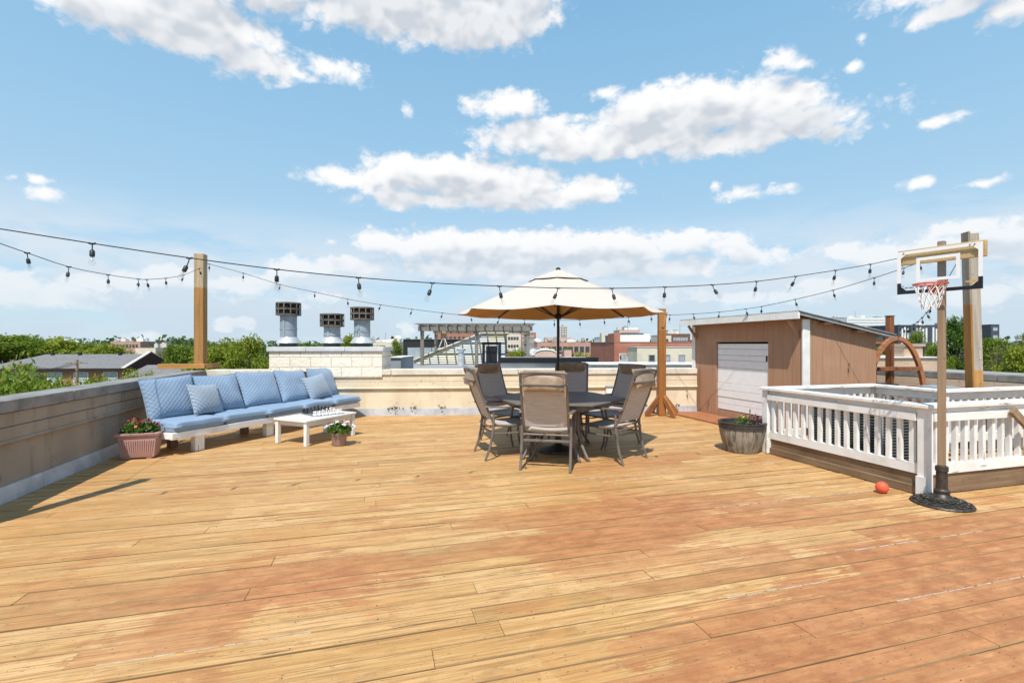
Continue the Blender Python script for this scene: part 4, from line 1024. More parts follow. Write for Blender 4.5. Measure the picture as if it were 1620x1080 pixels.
# ------------------------------------------------------------------ ground, trees
GZ = -9.0
def m_ground():
    t = NT('ground'); c = t.coord(False)
    col = t.mix(t.sstep(t.noise(c, .03, 5), .4, .6), (.10, .12, .05), (.16, .15, .12))
    return t.done(col, .95, 0, .1)
struct('ground', MB().add([(-3000, -600, GZ), (3000, -600, GZ), (3000, 4000, GZ), (-3000, 4000, GZ)], [(0, 1, 2, 3)]), m_ground())
LV = [m_leaf('leaf_yellow_green', (0.219, 0.280, 0.022), (0.322, 0.382, 0.038), (0.438, 0.441, 0.075)),
      m_leaf('leaf_mid_green', (0.155, 0.239, 0.021), (0.232, 0.310, 0.033), (0.335, 0.382, 0.060)),
      m_leaf('leaf_deep_green', (0.084, 0.174, 0.021), (0.149, 0.239, 0.030), (0.219, 0.299, 0.045)),
      m_leaf('leaf_olive', (0.194, 0.197, 0.060), (0.270, 0.251, 0.090), (0.348, 0.287, 0.149))]
BARK = m_plain('bark', (.09, .07, .05), (.06, .045, .035), 6, .9, bump=.6, bscale=20)
def tree_meshes(seed, mat, nl=30, per=260, leaf=.17, open_=0):
    rn = random.Random(seed); cr = MB(); tk = MB(); RX = 4.0; zc = 7.2
    tk.tube([(0, 0, -.2), (.08, .03, 1.5), (.0, .1, 3.4), (.05, .0, 6)], [.34, .26, .21, .10], 9)
    lobes = []
    for i in range(nl):
        a = i*2.39996+rn.uniform(-.5, .5); u = rn.uniform(-.8, 1); rr = RX*.78*math.sqrt(max(.05, 1-u*u))*rn.uniform(.55, 1.05)
        c = Vector((rr*math.cos(a), rr*math.sin(a), zc+u*2.8+rn.uniform(-.3, .4))); lobes.append((c, rn.uniform(.75, 1.5)))
    for c, lr in lobes:
        st = Vector((0, 0, rn.uniform(2.6, 4.6))); mid = (st+c)/2+Vector((0, 0, .3))
        tk.tube([st, mid, c], [.11, .07, .025], 6)
        for _ in range(per):
            d = Vector((rn.gauss(0, 1), rn.gauss(0, 1), rn.gauss(0, 1))).normalized(); d.z *= .75
            p = c + d*lr*(rn.random()**.45)*(1.25 if rn.random() < .08 else 1)
            e = Euler((rn.uniform(-1, 1), rn.uniform(-1, 1), rn.uniform(0, 6.3))).to_matrix(); s_ = leaf*rn.uniform(.6, 1.4)
            cr.add([p+e@Vector((-s_, 0, 0)), p+e@Vector((0, -s_*.6, s_*.15)), p+e@Vector((s_, 0, 0)), p+e@Vector((0, s_*.6, s_*.15))], [(0, 1, 2, 3)])
    return cr.mesh('crown', mat, False), tk.mesh('trunk', BARK)
PROT = [tree_meshes(1, LV[0]), tree_meshes(2, LV[1]), tree_meshes(3, LV[2], 34, 260), tree_meshes(4, LV[3], 26, 130, .15), tree_meshes(5, LV[0], 36, 240, .15), tree_meshes(6, LV[1], 34, 240, .15)]
def tree(px, d, ytop, wpx, kind, label, group, name='leafy_tree'):
    if name == 'leafy_tree': d = max(d, min(130, 760*.55*9*1.05/wpx))
    p = P(px, ytop, d); w = wpx/F*d; p0 = Vector((p.x, p.y, GZ))
    t = thing(name, label, 'tree', p0, random.uniform(0, 6.28), group); hs = (p.z-GZ)/10.35; ws = max(w/9.0, .55*hs)
    t.scale = (ws, ws, hs)
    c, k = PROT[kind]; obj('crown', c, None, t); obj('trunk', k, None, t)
trees_l = [(18, 75, 532, 130, 1, 'broad green tree at the far left edge behind the long grey roof'), (82, 88, 536, 110, 0, 'yellow-green tree behind the long grey roof, left of its middle'),
           (-60, 70, 530, 130, 0, 'yellow-green tree just past the left edge of the view behind the long roof'),
           (140, 100, 546, 70, 1, 'low green tree behind the right part of the long grey roof'), (170, 95, 546, 90, 0, 'round yellow-green tree above the ridge of the long grey roof'),
           (262, 60, 555, 36, 3, 'sparse brownish tree beside the dark brick gable'), (283, 52, 549, 80, 1, 'green tree just left of the orange corner post'), (345, 48, 541, 110, 0, 'large yellow-green tree just right of the orange corner post'),
           (395, 42, 537, 90, 4, 'bright yellow-green tree beside the stone flue chimney'), (408, 24, 566, 50, 3, 'thin olive shrub-like tree touching the left side of the stone chimney'), (330, 30, 566, 60, 4, 'lower yellow-green tree right behind the orange corner post'), (286, 34, 574, 60, 1, 'low green tree left of the orange post base, near the wall'),
           (480, 60, 545, 60, 1, 'small green tree visible between the left and middle flues'), (530, 66, 541, 70, 0, 'tree behind the middle flue pipe'), (556, 58, 534, 60, 4, 'yellow-green tree between the middle and right flues'), (600, 70, 549, 50, 1, 'green tree just right of the right flue'), (625, 52, 541, 34, 5, 'narrow green tree beside the dark roof hut'),
           ]
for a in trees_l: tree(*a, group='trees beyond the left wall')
near = [(22, 21, 590, 110, 0, 'yellow-green tree top just beyond the left wall at the picture edge'), (60, 24, 606, 70, 5, 'small green tree top with open leaves above the left wall, under the long roof'), (-95, 17, 594, 150, 4, 'tree top beyond the left wall, cut by the picture edge'),
        (105, 30, 602, 70, 0, 'low yellow-green tree top in front of the brick wall middle'), (160, 34, 601, 60, 4, 'low tree top in front of the brick house windows'), (212, 36, 589, 44, 0, 'small yellow-green tree top at the foot of the dark gable'), (20, 15, 614, 150, 5, 'nearest low green tree top under the left coping')]
for a in near: tree(*a, group='tree tops just beyond the left wall', name='young_tree')
mid = [(706, 62, 566, 40, 1, 'small green tree behind the stair hut'), (818, 60, 553, 46, 0, 'round yellow-green tree right of the stair hut'), (868, 88, 551, 40, 0, 'small tree behind the umbrella pole'), (898, 110, 550, 24, 1, 'small tree in front of the long pink brick block'), (922, 62, 559, 56, 0, 'yellow-green tree left of the white flat roof'), (950, 56, 561, 50, 4, 'yellow-green tree beside the red brick building'), (1335, 120, 536, 60, 1, 'tree behind the shed roof')]
for a in mid: tree(*a, group='trees between the city buildings')
right = [(1512, 58, 509, 58, 2, 'tall dense dark green tree right of the basketball pole'), (1480, 34, 548, 60, 5, 'green tree behind the basketball pole'), (1452, 44, 528, 42, 5, 'small green tree between the brown post and basketball pole'), (1396, 60, 549, 46, 1, 'low green tree between the shed and arched swing'), (1425, 62, 548, 40, 0, 'low yellow-green tree behind the arched swing'),
         (1575, 30, 538, 70, 1, 'green tree right of the tall grey post'), (1600, 24, 552, 80, 3, 'olive twiggy tree right of the tall grey post, in front'), (1625, 34, 540, 90, 0, 'yellow-green tree at the right picture edge'), (1550, 40, 550, 50, 3, 'olive tree directly behind the tall grey post'), (1690, 30, 536, 100, 1, 'green tree past the right picture edge'), (1618, 60, 527, 30, 3, 'small reddish bare tree top at the right edge')]
for a in right: tree(*a, group='trees beyond the right wall')
# far wood on the horizon: one mass
fw = MB(); rn = random.Random(77)
for i in range(900):
    px = rn.uniform(-500, 2100); d = rn.uniform(190, 420); w = rn.uniform(8, 16); z = rn.uniform(-5, 1.6)
    if 90 < px < 320: z += 1.2
    c = P(px, HY, d); c.z = z
    for _ in range(34):
        p = c + Vector((rn.gauss(0, w*.4), rn.gauss(0, w*.4), rn.gauss(0, 1.5))); e = Euler((rn.uniform(-1.2, 1.2), rn.uniform(-1.2, 1.2), rn.uniform(0, 6.3))).to_matrix(); s_ = rn.uniform(.7, 1.7)
        fw.add([p+e@Vector((-s_, 0, 0)), p+e@Vector((0, -s_*.7, .2)), p+e@Vector((s_, 0, 0)), p+e@Vector((0, s_*.7, .2))], [(0, 1, 2, 3)])
struct('distant_wood', fw, m_leaf('distant_leaf', (.10, .155, .045), (.15, .21, .06), (.19, .23, .09)), kind='stuff', smooth=False)

# ------------------------------------------------------------------ city
def pm2(name, a, b=None, **k): return m_plain(name, a, b, **{**dict(scale=.8, rough=.85, bump=0, spec=.2), **k})
BR = {'red': m_brick('red_brick', (.43, .135, .085), (.36, .105, .065), (.46, .33, .26), bump=.2), 'pink': m_brick('pinkish_brick', (.52, .28, .22), (.46, .24, .185), (.52, .38, .32), bump=.2),
      'orange': m_brick('orange_brick', (.42, .17, .11), (.37, .145, .09), (.45, .30, .23), bump=.2), 'dark': m_brick('dark_brick', (.075, .032, .03), (.06, .026, .025), (.09, .05, .045), bump=.2), 'tan': m_brick('tan_brick', (.58, .40, .28), (.50, .34, .235), (.58, .46, .36), bump=.2),
      'cream': m_brick('cream_painted_brick', (.72, .65, .52), (.66, .59, .46), (.66, .59, .47), bump=.25), 'brown': m_brick('brown_brick', (.20, .095, .065), (.17, .08, .055), (.22, .14, .10), bump=.2)}
PL = {'white': pm2('white_render', (.78, .77, .75), (.72, .71, .69)), 'cream': pm2('cream_render', (.68, .60, .48), (.62, .545, .43)), 'grey': pm2('grey_cladding', (.30, .31, .33)), 'charcoal': pm2('charcoal_cladding', (.035, .037, .042), (.028, .03, .034)), 'slate': pm2('blue_grey_cladding', (.075, .088, .11), (.06, .07, .09)),
      'glass': m_plain('dark_window_glass', (.05, .065, .08), (.035, .045, .055), 3, .12, 0, 0, spec=.8), 'palewin': m_plain('pale_window', (.42, .47, .50), (.30, .34, .37), 3, .2, 0, 0), 'shingle': pm2('grey_shingles', (.205, .20, .20), (.165, .16, .16), scale=3, bump=.3), 'roofwhite': pm2('white_membrane', (.76, .75, .73), (.62, .61, .59), scale=.6), 'roofgrey': pm2('grey_roof', (.33, .33, .32), (.26, .26, .25)), 'pinkst': pm2('pink_stucco', (.62, .44, .37), (.56, .39, .33)), 'tower': pm2('pale_tower', (.60, .55, .50), (.55, .50, .45))}
def building(name, label, px0, px1, ytop, d, depth, wall, roof='roofgrey', rot=0.0, cat='building', group=None, par=.35, z0=None):
    a, b_ = P(px0, ytop, d), P(px1, ytop, d); mid_ = (a+b_)/2; w = (px1-px0)/F*d; zt = a.z
    t = thing(name, label, cat, (mid_.x, mid_.y, GZ if z0 is None else z0), -YAW+rot, group)
    t['w'] = w; t['h'] = zt-(GZ if z0 is None else z0); t['d'] = depth; h = t['h']
    obj('wall', MB().bb(-w/2, w/2, 0, depth, 0, h), wall, t, smooth=False)
    obj('roof', MB().bb(-w/2-.06, w/2+.06, -.06, depth+.06, h+.004, h+.03), PL[roof], t, smooth=False)
    if d > 75 and w > 4:
        rq = random.Random(int(px0*7+d)); 
        for _ in range(rq.choice((2, 3, 4))):
            ux = rq.uniform(-w*.42, w*.42); us = rq.uniform(.8, 2.2)*(1+d/400); uh = rq.uniform(.4, 1.1)*(1+d/500); uy = rq.uniform(.5, max(.6, depth*.5))
            obj('roof_unit', MB().bb(ux-us/2, ux+us/2, uy, uy+us, h+.032, h+uh).bb(ux-us*.3, ux+us*.1, uy+.2, uy+us*.6, h+uh+.002, h+uh*1.25), rq.choice((PL['tower'], PL['roofgrey'], PL['white'])), t, smooth=False)
        if rq.random() < .5:
            ux = rq.uniform(-w*.4, w*.4); obj('antenna', MB().tube([(ux, 1, h), (ux, 1, h+rq.uniform(1.5, 3)*(1+d/500))], .05+d/5000, 5), PL['grey'], t)
    return t
def windows(t, rows, cols, ww, wh, mat=None, x0=None, x1=None, z0=None, z1=None, side='f', frame=None):
    w, h, dp = t['w'], t['h'], t['d']
    x0 = -w/2+.8 if x0 is None else x0; x1 = w/2-.8 if x1 is None else x1; z1 = h-1.2 if z1 is None else z1; z0 = 1.5 if z0 is None else z0
    M_ = MB()
    if side == 'f': M_.bb(-ww/2, ww/2, -.04, .03, 0, wh)
    else: M_.bb(-.04, .03, -ww/2, ww/2, 0, wh) if side == 'l' else M_.bb(-.03, .04, -ww/2, ww/2, 0, wh)
    me = M_.mesh('window', mat or PL['glass'], False)
    fme = None
    if frame:
        F_ = MB(); e = .07
        F_.bb(-ww/2-e, ww/2+e, -.07, -.002, -e, -.001).bb(-ww/2-e, ww/2+e, -.07, -.002, wh+.001, wh+e).bb(-ww/2-e, -ww/2-.001, -.07, -.002, 0, wh).bb(ww/2+.001, ww/2+e, -.07, -.002, 0, wh).bb(-ww/2, ww/2, -.06, -.042, wh*.5-.03, wh*.5+.03)
        fme = F_.mesh('window_frame', PL[frame], False)
    for r in range(rows):
        for c in range(cols):
            u = (c+.5)/cols if cols > 1 else .5; z = z0+(z1-z0-wh)*(r/(rows-1) if rows > 1 else 1)
            o = bpy.data.objects.new('window', me); COL.objects.link(o); o.parent = t
            if side == 'f': o.location = (x0+(x1-x0)*u, 0, z)
            else: o.location = (-w/2 if side == 'l' else w/2, x0+(x1-x0)*u, z)
            if fme and side == 'f':
                q = bpy.data.objects.new('window_frame', fme); COL.objects.link(q); q.parent = o
# long brick house at the left
bh = thing('brick_house', 'long low brick house with grey shingle roof and dark brick gable at the left', 'house', (*P(110, 560, 58).xy, GZ), -YAW+R(6))
x0, x1, hz = -9.2, 6.0, 7.62; dp = 9.0; rz_ = hz+1.6
obj('wall', MB().bb(x0, x1, 0, dp, 0, hz), BR['orange'], bh, smooth=False)
obj('roof', MB().add([(x0-.4, -.5, hz-.02), (x1-.01, -.5, hz-.02), (x1-.01, dp/2, rz_), (x0+3.2, dp/2, rz_), (x0-.4, dp+.5, hz-.02), (x1-.01, dp+.5, hz-.02)], [(0, 1, 2, 3), (0, 3, 4), (3, 2, 5, 4), (0, 4, 5, 1)]), PL['shingle'], bh, smooth=False)
obj('gable_wall', MB().prism([(-.4, hz-1.2), (dp+.4, hz-1.2), (dp+.4, hz), (dp/2, rz_+.25), (-.4, hz)], -.15, .15, 0, Matrix.Translation((x1+.3, 0, 0)) @ Matrix.Rotation(PI/2, 4, 'Z')).bb(x1+.14, x1+.44, -.4, dp+.4, 0, hz-1.2), BR['dark'], bh, smooth=False)
obj('gutter', MB().bb(x0-.4, x1, -.62, -.5, hz-.22, hz-.03), PL['charcoal'], bh)
obj('gable_coping', MB().bar((x1+.3, -.55, hz-.02), (x1+.3, dp/2+.1, rz_+.32), .42, .1).bar((x1+.3, dp+.55, hz-.02), (x1+.3, dp/2-.1, rz_+.33), .42, .1), PL['tower'], bh)
bh['w'] = 16; bh['h'] = hz; bh['d'] = dp
for xx in (-6.5, -3.9, -1.6, 1.3, 4.6): windows(bh, 2, 1, 1.5, 1.35, PL['palewin'], xx-.7, xx+.7, 2.2, hz-.55, frame='white')
obj('roof_vent', MB().bb(-2.0, -1.7, dp/2-.5, dp/2-.2, rz_-.2, rz_+.25).bb(2.8, 3.1, dp/2-.5, dp/2-.2, rz_-.2, rz_+.25).bb(-5.2, -4.9, dp/2-.5, dp/2-.2, rz_-.2, rz_+.22), PL['charcoal'], bh)
b2 = thing('garage_house', 'small house with a grey hipped roof, below the corner of the left wall', 'house', (*P(238, 590, 44).xy, GZ), -YAW+R(10))
obj('wall', MB().bb(-2.6, 2.6, 0, 6, 0, 7.0), BR['tan'], b2, smooth=False)
obj('roof', MB().add([(-3, -.4, 6.98), (3, -.4, 6.98), (3, 6.4, 6.98), (-3, 6.4, 6.98), (-1.6, 2.6, 8.5), (1.2, 2.6, 8.5)], [(0, 1, 5, 4), (1, 2, 5), (2, 3, 4, 5), (3, 0, 4), (0, 3, 2, 1)]), PL['shingle'], b2, smooth=False)
b3 = building('brick_school', 'distant pinkish brick block with white roof among the trees at left', 175, 222, 540, 190, 14, BR['pink'], 'roofwhite'); windows(b3, 2, 8, .9, 1.3, None, None, None, 5)
building('flat_block', 'distant low tan block right of the dark gable', 214, 246, 550, 150, 14, PL['cream'], 'roofgrey')
for px, d, yt, lab in ((32, 40, 571, 'left utility pole in front of the long brick house'), (122, 40, 569, 'utility pole with a crossarm at the middle of the long brick house')):
    p = P(px, yt, d); t = thing('utility_pole', lab, 'utility pole', (p.x, p.y, GZ), -YAW, 'utility poles'); h = p.z-GZ
    obj('pole', MB().tube([(0, 0, 0), (0, 0, h)], [.13, .09], 8), M['post_dull'], t)
    obj('crossarm', MB().bb(-.9, .9, -.13, -.115+.08, h-.33, h-.25), M['post_dull'], t)
a, b_ = P(32, 575, 40), P(122, 573, 40); pw = MB()
for k in (-.5, 0, .5): pw.tube([a+(b_-a)*i/10+Vector((k*.2, k, -.5*math.sin(PI*i/10))) for i in range(11)], .02, 4)
tag(obj('power_line', pw, M['black']), 'thin power lines strung between the two utility poles', 'power line')

# neighbouring roof with pergola, stair hut and black penthouse
nb = building('neighbor_building', 'neighbouring flat-roofed building carrying the weathered pergola', 600, 850, 591, 16, 12, PL['cream'], 'roofgrey')
nz = P(0, 591, 16).z+.035
def nloc(px, d): v = cw((px-CX)/F*d, d); v.z = nz; return v
pg = thing('pergola', 'weathered grey slatted pergola on the neighbouring roof', 'pergola', nloc(752, 22), -YAW)
hx_ = 2.62; zt = 2.10-nz; dpt = 4.2
for px in (-2.45, .05, 2.42):
    obj('post', MB().bb(px-.075, px+.075, .02, .17, .003, zt), M['pergola'], pg); obj('post', MB().bb(px-.075, px+.075, dpt-.17, dpt-.02, .003, zt), M['pergola'], pg)
obj('beam', MB().bb(-hx_, hx_, -.03, .015, zt-.03, zt+.17).bb(-hx_, hx_, dpt-.015, dpt+.03, zt-.03, zt+.17), M['pergola'], pg)
me = MB().bb(-.03, .03, -.35, dpt+.35, zt+.172, zt+.28).mesh('rafter', M['pergola'])
for i in range(13):
    o = bpy.data.objects.new('rafter', me); COL.objects.link(o); o.parent = pg; o.location = (-hx_+.1+(2*hx_-.2)*i/12, 0, 0)
sl = MB()
for i in range(16): sl.bb(-hx_-.1, hx_+.1, -.3+i*.31, -.26+i*.31, zt+.283, zt+.31)
obj('slats', sl, M['pergola'], pg)
def m_corr():
    t = NT('corrugated_siding'); c = t.coord(False); x, y, z = t.sep(c)
    s_ = t.math('SINE', t.math('MULTIPLY', z, 60.)); col = t.mix(t.sstep(t.noise(c, .9, 3), .4, .6), (.72, .66, .50), (.56, .64, .70))
    t.bump(s_, .8, .03); return t.done(col, .5, .1, .3)
sth = thing('stair_hut', 'pale corrugated stair hut with sloping roof and black door under the pergola', 'stair hut', nloc(732, 23.2), -YAW)
hl, hr, ht = -2.35, 2.1, 1.98-nz
obj('wall', MB().prism([(hl, .003), (hr, .003), (hr, ht), (hr-1.25, ht-.02), (hl, .12)], 0, 2.4), m_corr(), sth, smooth=False)
obj('roof', MB().bar((hl-.2, 1.2, .13), (hr-1.2, 1.2, ht+.04), 2.6, .07).bb(hr-1.2, hr+.12, -.1, 2.5, ht+.005, ht+.07), PL['cream'], sth)
d_ = obj('door', MB().bb(.95, 1.85, -.05, -.003, .003, 1.05), M['glossy_black'], sth); obj('door_frame', MB().bb(1.08, 1.13, -.075, -.051, .05, .92).bb(1.67, 1.72, -.075, -.051, .05, .92).bb(1.131, 1.669, -.075, -.051, .87, .92), M['acbox'], d_)
obj('corner_trim', MB().bb(hr-.06, hr+.04, -.06, -.003, .003, ht), M['louvre'], sth)
vp = thing('vent_pipe', 'light blue metal vent pipe with a cap in front of the stair hut', 'vent', nloc(729.5, 20.5), 0)
obj('pipe', MB().lathe([(.13, .003), (.13, .62)], 18), M['galv_light'], vp); obj('cap', MB().lathe([(.13, .64), (.19, .66), (.19, .72), (.05, .80)], 18), M['galv'], vp)
gy = thing('tripod_mast', 'white tripod with a small bundle on top, left under the pergola', 'tripod', nloc(702, 25.5), -YAW)
for a_ in (-.55, .5): obj('leg', MB().tube([(a_, 0, .003), (0, 0, 1.4)], .022, 6), M['white'], gy)
obj('leg', MB().tube([(.1, .5, .003), (0, 0, 1.4)], .022, 6), M['white'], gy)
obj('bundle', MB().ball((0, 0, 1.5), .16, 8, (1, .8, 1.4)), M['post_dull'], gy)
ph = building('penthouse', 'black clad penthouse with glass doors beyond the pergola', 638, 735, 537, 30, 5, PL['charcoal'], 'roofgrey', z0=nz-1.2)
windows(ph, 1, 3, .8, 1.5, PL['palewin'], -1.6, .6, .8, ph['h']-.5)
dk = building('dark_edged_roof', 'flat white roof with a black metal edge right of the pergola', 792, 942, 569, 19, 3.0, PL['roofwhite'], 'roofwhite')
obj('black_edge', MB().bb(-dk['w']/2-.1, dk['w']/2+.1, -.14, -.065, dk['h']-.12, dk['h']+.10), M['glossy_black'], dk)
building('white_roof_building', 'low white flat roof between the black edge and red brick building', 935, 1180, 577, 15, 1.6, PL['roofwhite'], 'roofwhite')
building('grey_rooftop_box', 'small grey rooftop box at the right end of the stone chimney', 616, 634, 566, 15.5, 2, PL['grey'], 'roofwhite', z0=nz-.5)
# brick blocks
rb = building('red_brick_building', 'red brick building with a white roof box behind the right dining chairs', 972, 1240, 541, 46, 14, BR['red'], 'roofgrey')
obj('corner_tower', MB().bb(-rb['w']/2-.02, -rb['w']/2+.55, -.03, 3, rb['h']-2, rb['h']+.85), BR['red'], rb, smooth=False)
obj('roof_box', MB().bb(-rb['w']/2+.6, -rb['w']/2+3.5, .4, 5, rb['h']+.035, rb['h']+.78), PL['white'], rb, smooth=False); obj('roof_box_edge', MB().bb(-rb['w']/2+.55, -rb['w']/2+2.9, .34, 5.06, rb['h']+.785, rb['h']+.86), PL['charcoal'], rb)
windows(rb, 2, 1, .65, 1.25, PL['palewin'], -rb['w']/2+.4, -rb['w']/2+1.3, 4, rb['h']-1.15, frame='white')
for k, xx in enumerate((-7.55, -6.15)): obj('wall_lamp', MB().bb(xx-.06, xx+.06, -.14, -.002, rb['h']-1.6, rb['h']-1.3), PL['charcoal'], rb)
cb_ = building('cream_brick_building', 'cream painted brick building with three narrow windows, right of the red brick', 1008, 1230, 549, 42, 3.5, BR['cream'], 'roofwhite')
for px in (1031, 1055, 1078.5): windows(cb_, 2, 1, .42, 1.0, PL['palewin' if px > 1040 else 'glass'], (px-1119)/F*42-.3, (px-1119)/F*42+.3, 4, cb_['h']-.72, frame='grey')
b4 = building('pink_brick_block', 'long pink brick block at the horizon behind the umbrella pole', 850, 956, 541, 130, 20, BR['pink'], 'roofgrey'); windows(b4, 2, 11, 1.1, 1.6, None, None, None, 5)
b5 = building('spanish_gable_house', 'pink house with a curved white-edged gable and round window', 843, 884, 561, 80, 10, PL['pinkst'], 'roofgrey')
g = MB(); n = 16
pol = [(-1.9, 0)] + [(1.9*math.cos(PI-PI*i/n)*(1 if abs(math.cos(PI*i/n)) > .6 else 1), .35+.75*math.sin(PI*i/n)) for i in range(n+1)] + [(1.9, 0)]
gb = obj('curved_gable', MB().prism([(x, z+b5['h']-.3) for x, z in pol], -.12, -.001), PL['pinkst'], b5, smooth=False)
obj('gable_edge', MB().tube([(x, -.16, z+b5['h']-.26) for x, z in pol[1:-1]], .10, 6).tube([(-2.6, -.16, b5['h']-.1), (-1.8, -.16, b5['h']-.02)], .09, 6).tube([(2.6, -.16, b5['h']-.1), (1.8, -.16, b5['h']-.02)], .09, 6), PL['white'], gb)
windows(b5, 1, 1, 1.0, .55, None, -.5, .5, 3, b5['h']+.35); 
building('maroon_roof_house', 'dark red brick row behind the curved gable house', 800, 905, 556, 95, 9, BR['brown'], 'roofgrey')
chm = building('chimney_block', 'small pink chimney block with a dark roof, right of the umbrella pole', 893, 904, 553, 84, 2.5, PL['pinkst'], 'roofgrey')
b6 = building('modern_flats', 'modern white and charcoal flats left of the red brick building', 952, 974, 533, 98, 9, PL['white'], 'roofgrey'); windows(b6, 4, 3, .55, 1.2, None, None, None, 2)
obj('dark_upper_floor', MB().bb(-b6['w']/2+.7, b6['w']/2+2.2, -.06, 2, b6['h']-1.5, b6['h']+.3), PL['slate'], b6); obj('stair_tower', MB().bb(-b6['w']/2-.05, -b6['w']/2+.65, -.08, 2, b6['h']-2, b6['h']+.85), PL['cream'], b6)
b7 = building('brick_tower', 'tall brick apartment block right of the pergola', 823, 848, 526, 230, 14, BR['orange'], 'roofgrey'); windows(b7, 7, 8, .5, 1.1, PL['palewin'], None, None, 3)
b8 = building('cream_block', 'cream block with small dark windows left of the brick tower', 800, 824, 528, 190, 12, PL['cream'], 'roofgrey'); windows(b8, 4, 4, .9, 1.2, None, None, None, 3)
b9 = building('slate_block', 'dark slate roofed block at the foot of the brick tower', 826, 862, 543, 150, 10, PL['grey'], 'roofgrey'); windows(b9, 2, 7, .5, .7, PL['palewin'], None, None, 7)
b10 = building('brick_apartments', 'brick and grey apartment block seen through the pergola', 692, 768, 527, 170, 12, BR['orange'], 'roofgrey'); windows(b10, 5, 10, .9, 1.4, None, None, None, 3)
b11 = building('pale_tower', 'tall pale tower on the horizon beside the umbrella pole', 886, 898, 516, 620, 20, PL['tower'], 'roofgrey'); windows(b11, 9, 4, 1.1, 2.0, None, None, None, 6)
b12 = building('tower_podium', 'pinkish stepped block at the foot of the pale tower', 862, 905, 534, 560, 20, PL['pinkst'], 'roofgrey')
building('low_pale_block', 'low pale roofline left of the modern flats on the horizon', 915, 952, 538, 420, 16, PL['tower'], 'roofgrey')
b13 = building('city_apartments', 'brown apartment block with cream ends left of the shed', 1061, 1092, 528, 160, 12, BR['brown'], 'roofgrey'); windows(b13, 4, 6, .7, 1.1, PL['palewin'], None, None, 3)
b14 = building('cream_city_block', 'plain cream block on the horizon between the corner post and shed', 1044, 1062, 530, 158, 10, PL['cream'], 'roofgrey'); windows(b14, 2, 2, .7, 1.1, None, None, None, 5)
building('brick_lift_house', 'small brick lift house above the brown apartment block', 1058, 1073, 522, 172, 6, BR['pink'], 'roofgrey')
b15 = building('stepped_block', 'tan block with rooftop plant behind the red brick building', 980, 1012, 522, 210, 12, PL['pinkst'], 'roofgrey'); windows(b15, 2, 6, .9, 1.2, None, None, None, 7)
obj('roof_plant', MB().bb(-2, 4, 1, 4, b15['h']+.035, b15['h']+1.1), PL['white'], b15)
b16 = building('tree_line_house', 'low white building with a round dome behind the flues', 590, 632, 541, 150, 10, PL['cream'], 'roofwhite'); obj('dome', MB().ball((3.0, 3, b16['h']+.8), 1.3, 10), PL['white'], b16)
# right side
wt = building('office_tower', 'white office tower banded with dark window strips behind the shed', 1338, 1412, 502, 260, 22, PL['white'], 'roofwhite', R(4)); 
for r in range(9):
    z = wt['h']-1.5-r*1.45
    if z > 1: obj('window_band', MB().bb(-wt['w']/2+.6+(r % 2)*.5, wt['w']/2-.4-(r % 3)*.6, -.05, .03, z-.2, z+.22), PL['palewin'], wt, smooth=False)
wt2 = building('grey_office_wing', 'grey banded office wing left of the white tower, above the shed roof', 1318, 1350, 502, 275, 18, PL['grey'], 'roofgrey')
for r in range(6): obj('window_band', MB().bb(-wt2['w']/2+.3, wt2['w']/2-.3, -.05, .03, wt2['h']-2-r*1.9, wt2['h']-1.2-r*1.9), PL['palewin'], wt2, smooth=False)
db_ = building('dark_office_block', 'dark blue-grey office block with white fins beyond the tall tree', 1421, 1572, 514, 190, 20, PL['slate'], 'roofgrey')
for px in (1427, 1431, 1436, 1450, 1455, 1460, 1465, 1476, 1481, 1500, 1505, 1518, 1523, 1560, 1564, 1568):
    xx = (px-1496.5)/F*190; obj('fin', MB().bb(xx-.33, xx+.33, -.25, -.003, 1, db_['h']-.9-(px % 3)*.3), PL['white'], db_, smooth=False)
windows(db_, 4, 20, .8, 1.2, None, None, None, 4)
b17 = building('blue_office_block', 'dark blue office end block right of the tall grey post', 1568, 1581, 513, 182, 14, PL['slate'], 'roofgrey'); windows(b17, 5, 3, .7, 1.2, PL['palewin'], None, None, 4)
tbk = building('tan_brick_parapet', 'tan brick neighbour roof wall with a square chimney behind the swing', 1380, 1497, 566, 15, 2.2, BR['tan'], 'roofwhite', R(6))
obj('chimney_stack', MB().bb(-.02, .62, .15, .7, tbk['h']+.032, tbk['h']+.36).bb(-.07, .67, .10, .75, tbk['h']+.361, tbk['h']+.44), BR['tan'], tbk, smooth=False)
obj('roof_vent', MB().lathe([(.14, 0), (.14, .25), (.2, .26), (.21, .36), (.1, .44)], 14, (.86, .5, tbk['h']+.032)), M['band'], tbk)
building('right_neighbor_building', 'grey flat-roofed neighbour building below the right trees', 1380, 1780, 600, 14, 10, PL['cream'], 'roofgrey', R(6))

# ------------------------------------------------------------------ sky and light
EL = R(58); sdir = Vector((.48, .876, 0)).normalized()
w = bpy.data.worlds.new('World'); sc.world = w; w.use_nodes = True
T = NT.__new__(NT); T.t = w.node_tree; T.mat = w
for n_ in list(T.t.nodes): T.t.nodes.remove(n_)
out = T.n('ShaderNodeOutputWorld'); sky = T.n('ShaderNodeTexSky', sky_type='NISHITA'); sky.sun_disc = False
sky.sun_elevation = EL; sky.sun_rotation = math.atan2(-sdir.x, -sdir.y); sky.altitude = 180; sky.air_density = 1.0; sky.dust_density = .6; sky.ozone_density = 1.6
b1 = T.n('ShaderNodeBackground'); b1.inputs[1].default_value = SKY_STR = .12
v = T.n('ShaderNodeTexCoord').outputs['Generated']; x, y, z = T.sep(v)
az = T.math('ARCTAN2', x, y); el = T.math('ARCSINE', z)
K = 57.2958
rp = T.n('ShaderNodeValToRGB'); T.l(T.lin(el, 0.0, R(60)), rp.inputs[0]); cr_ = rp.color_ramp
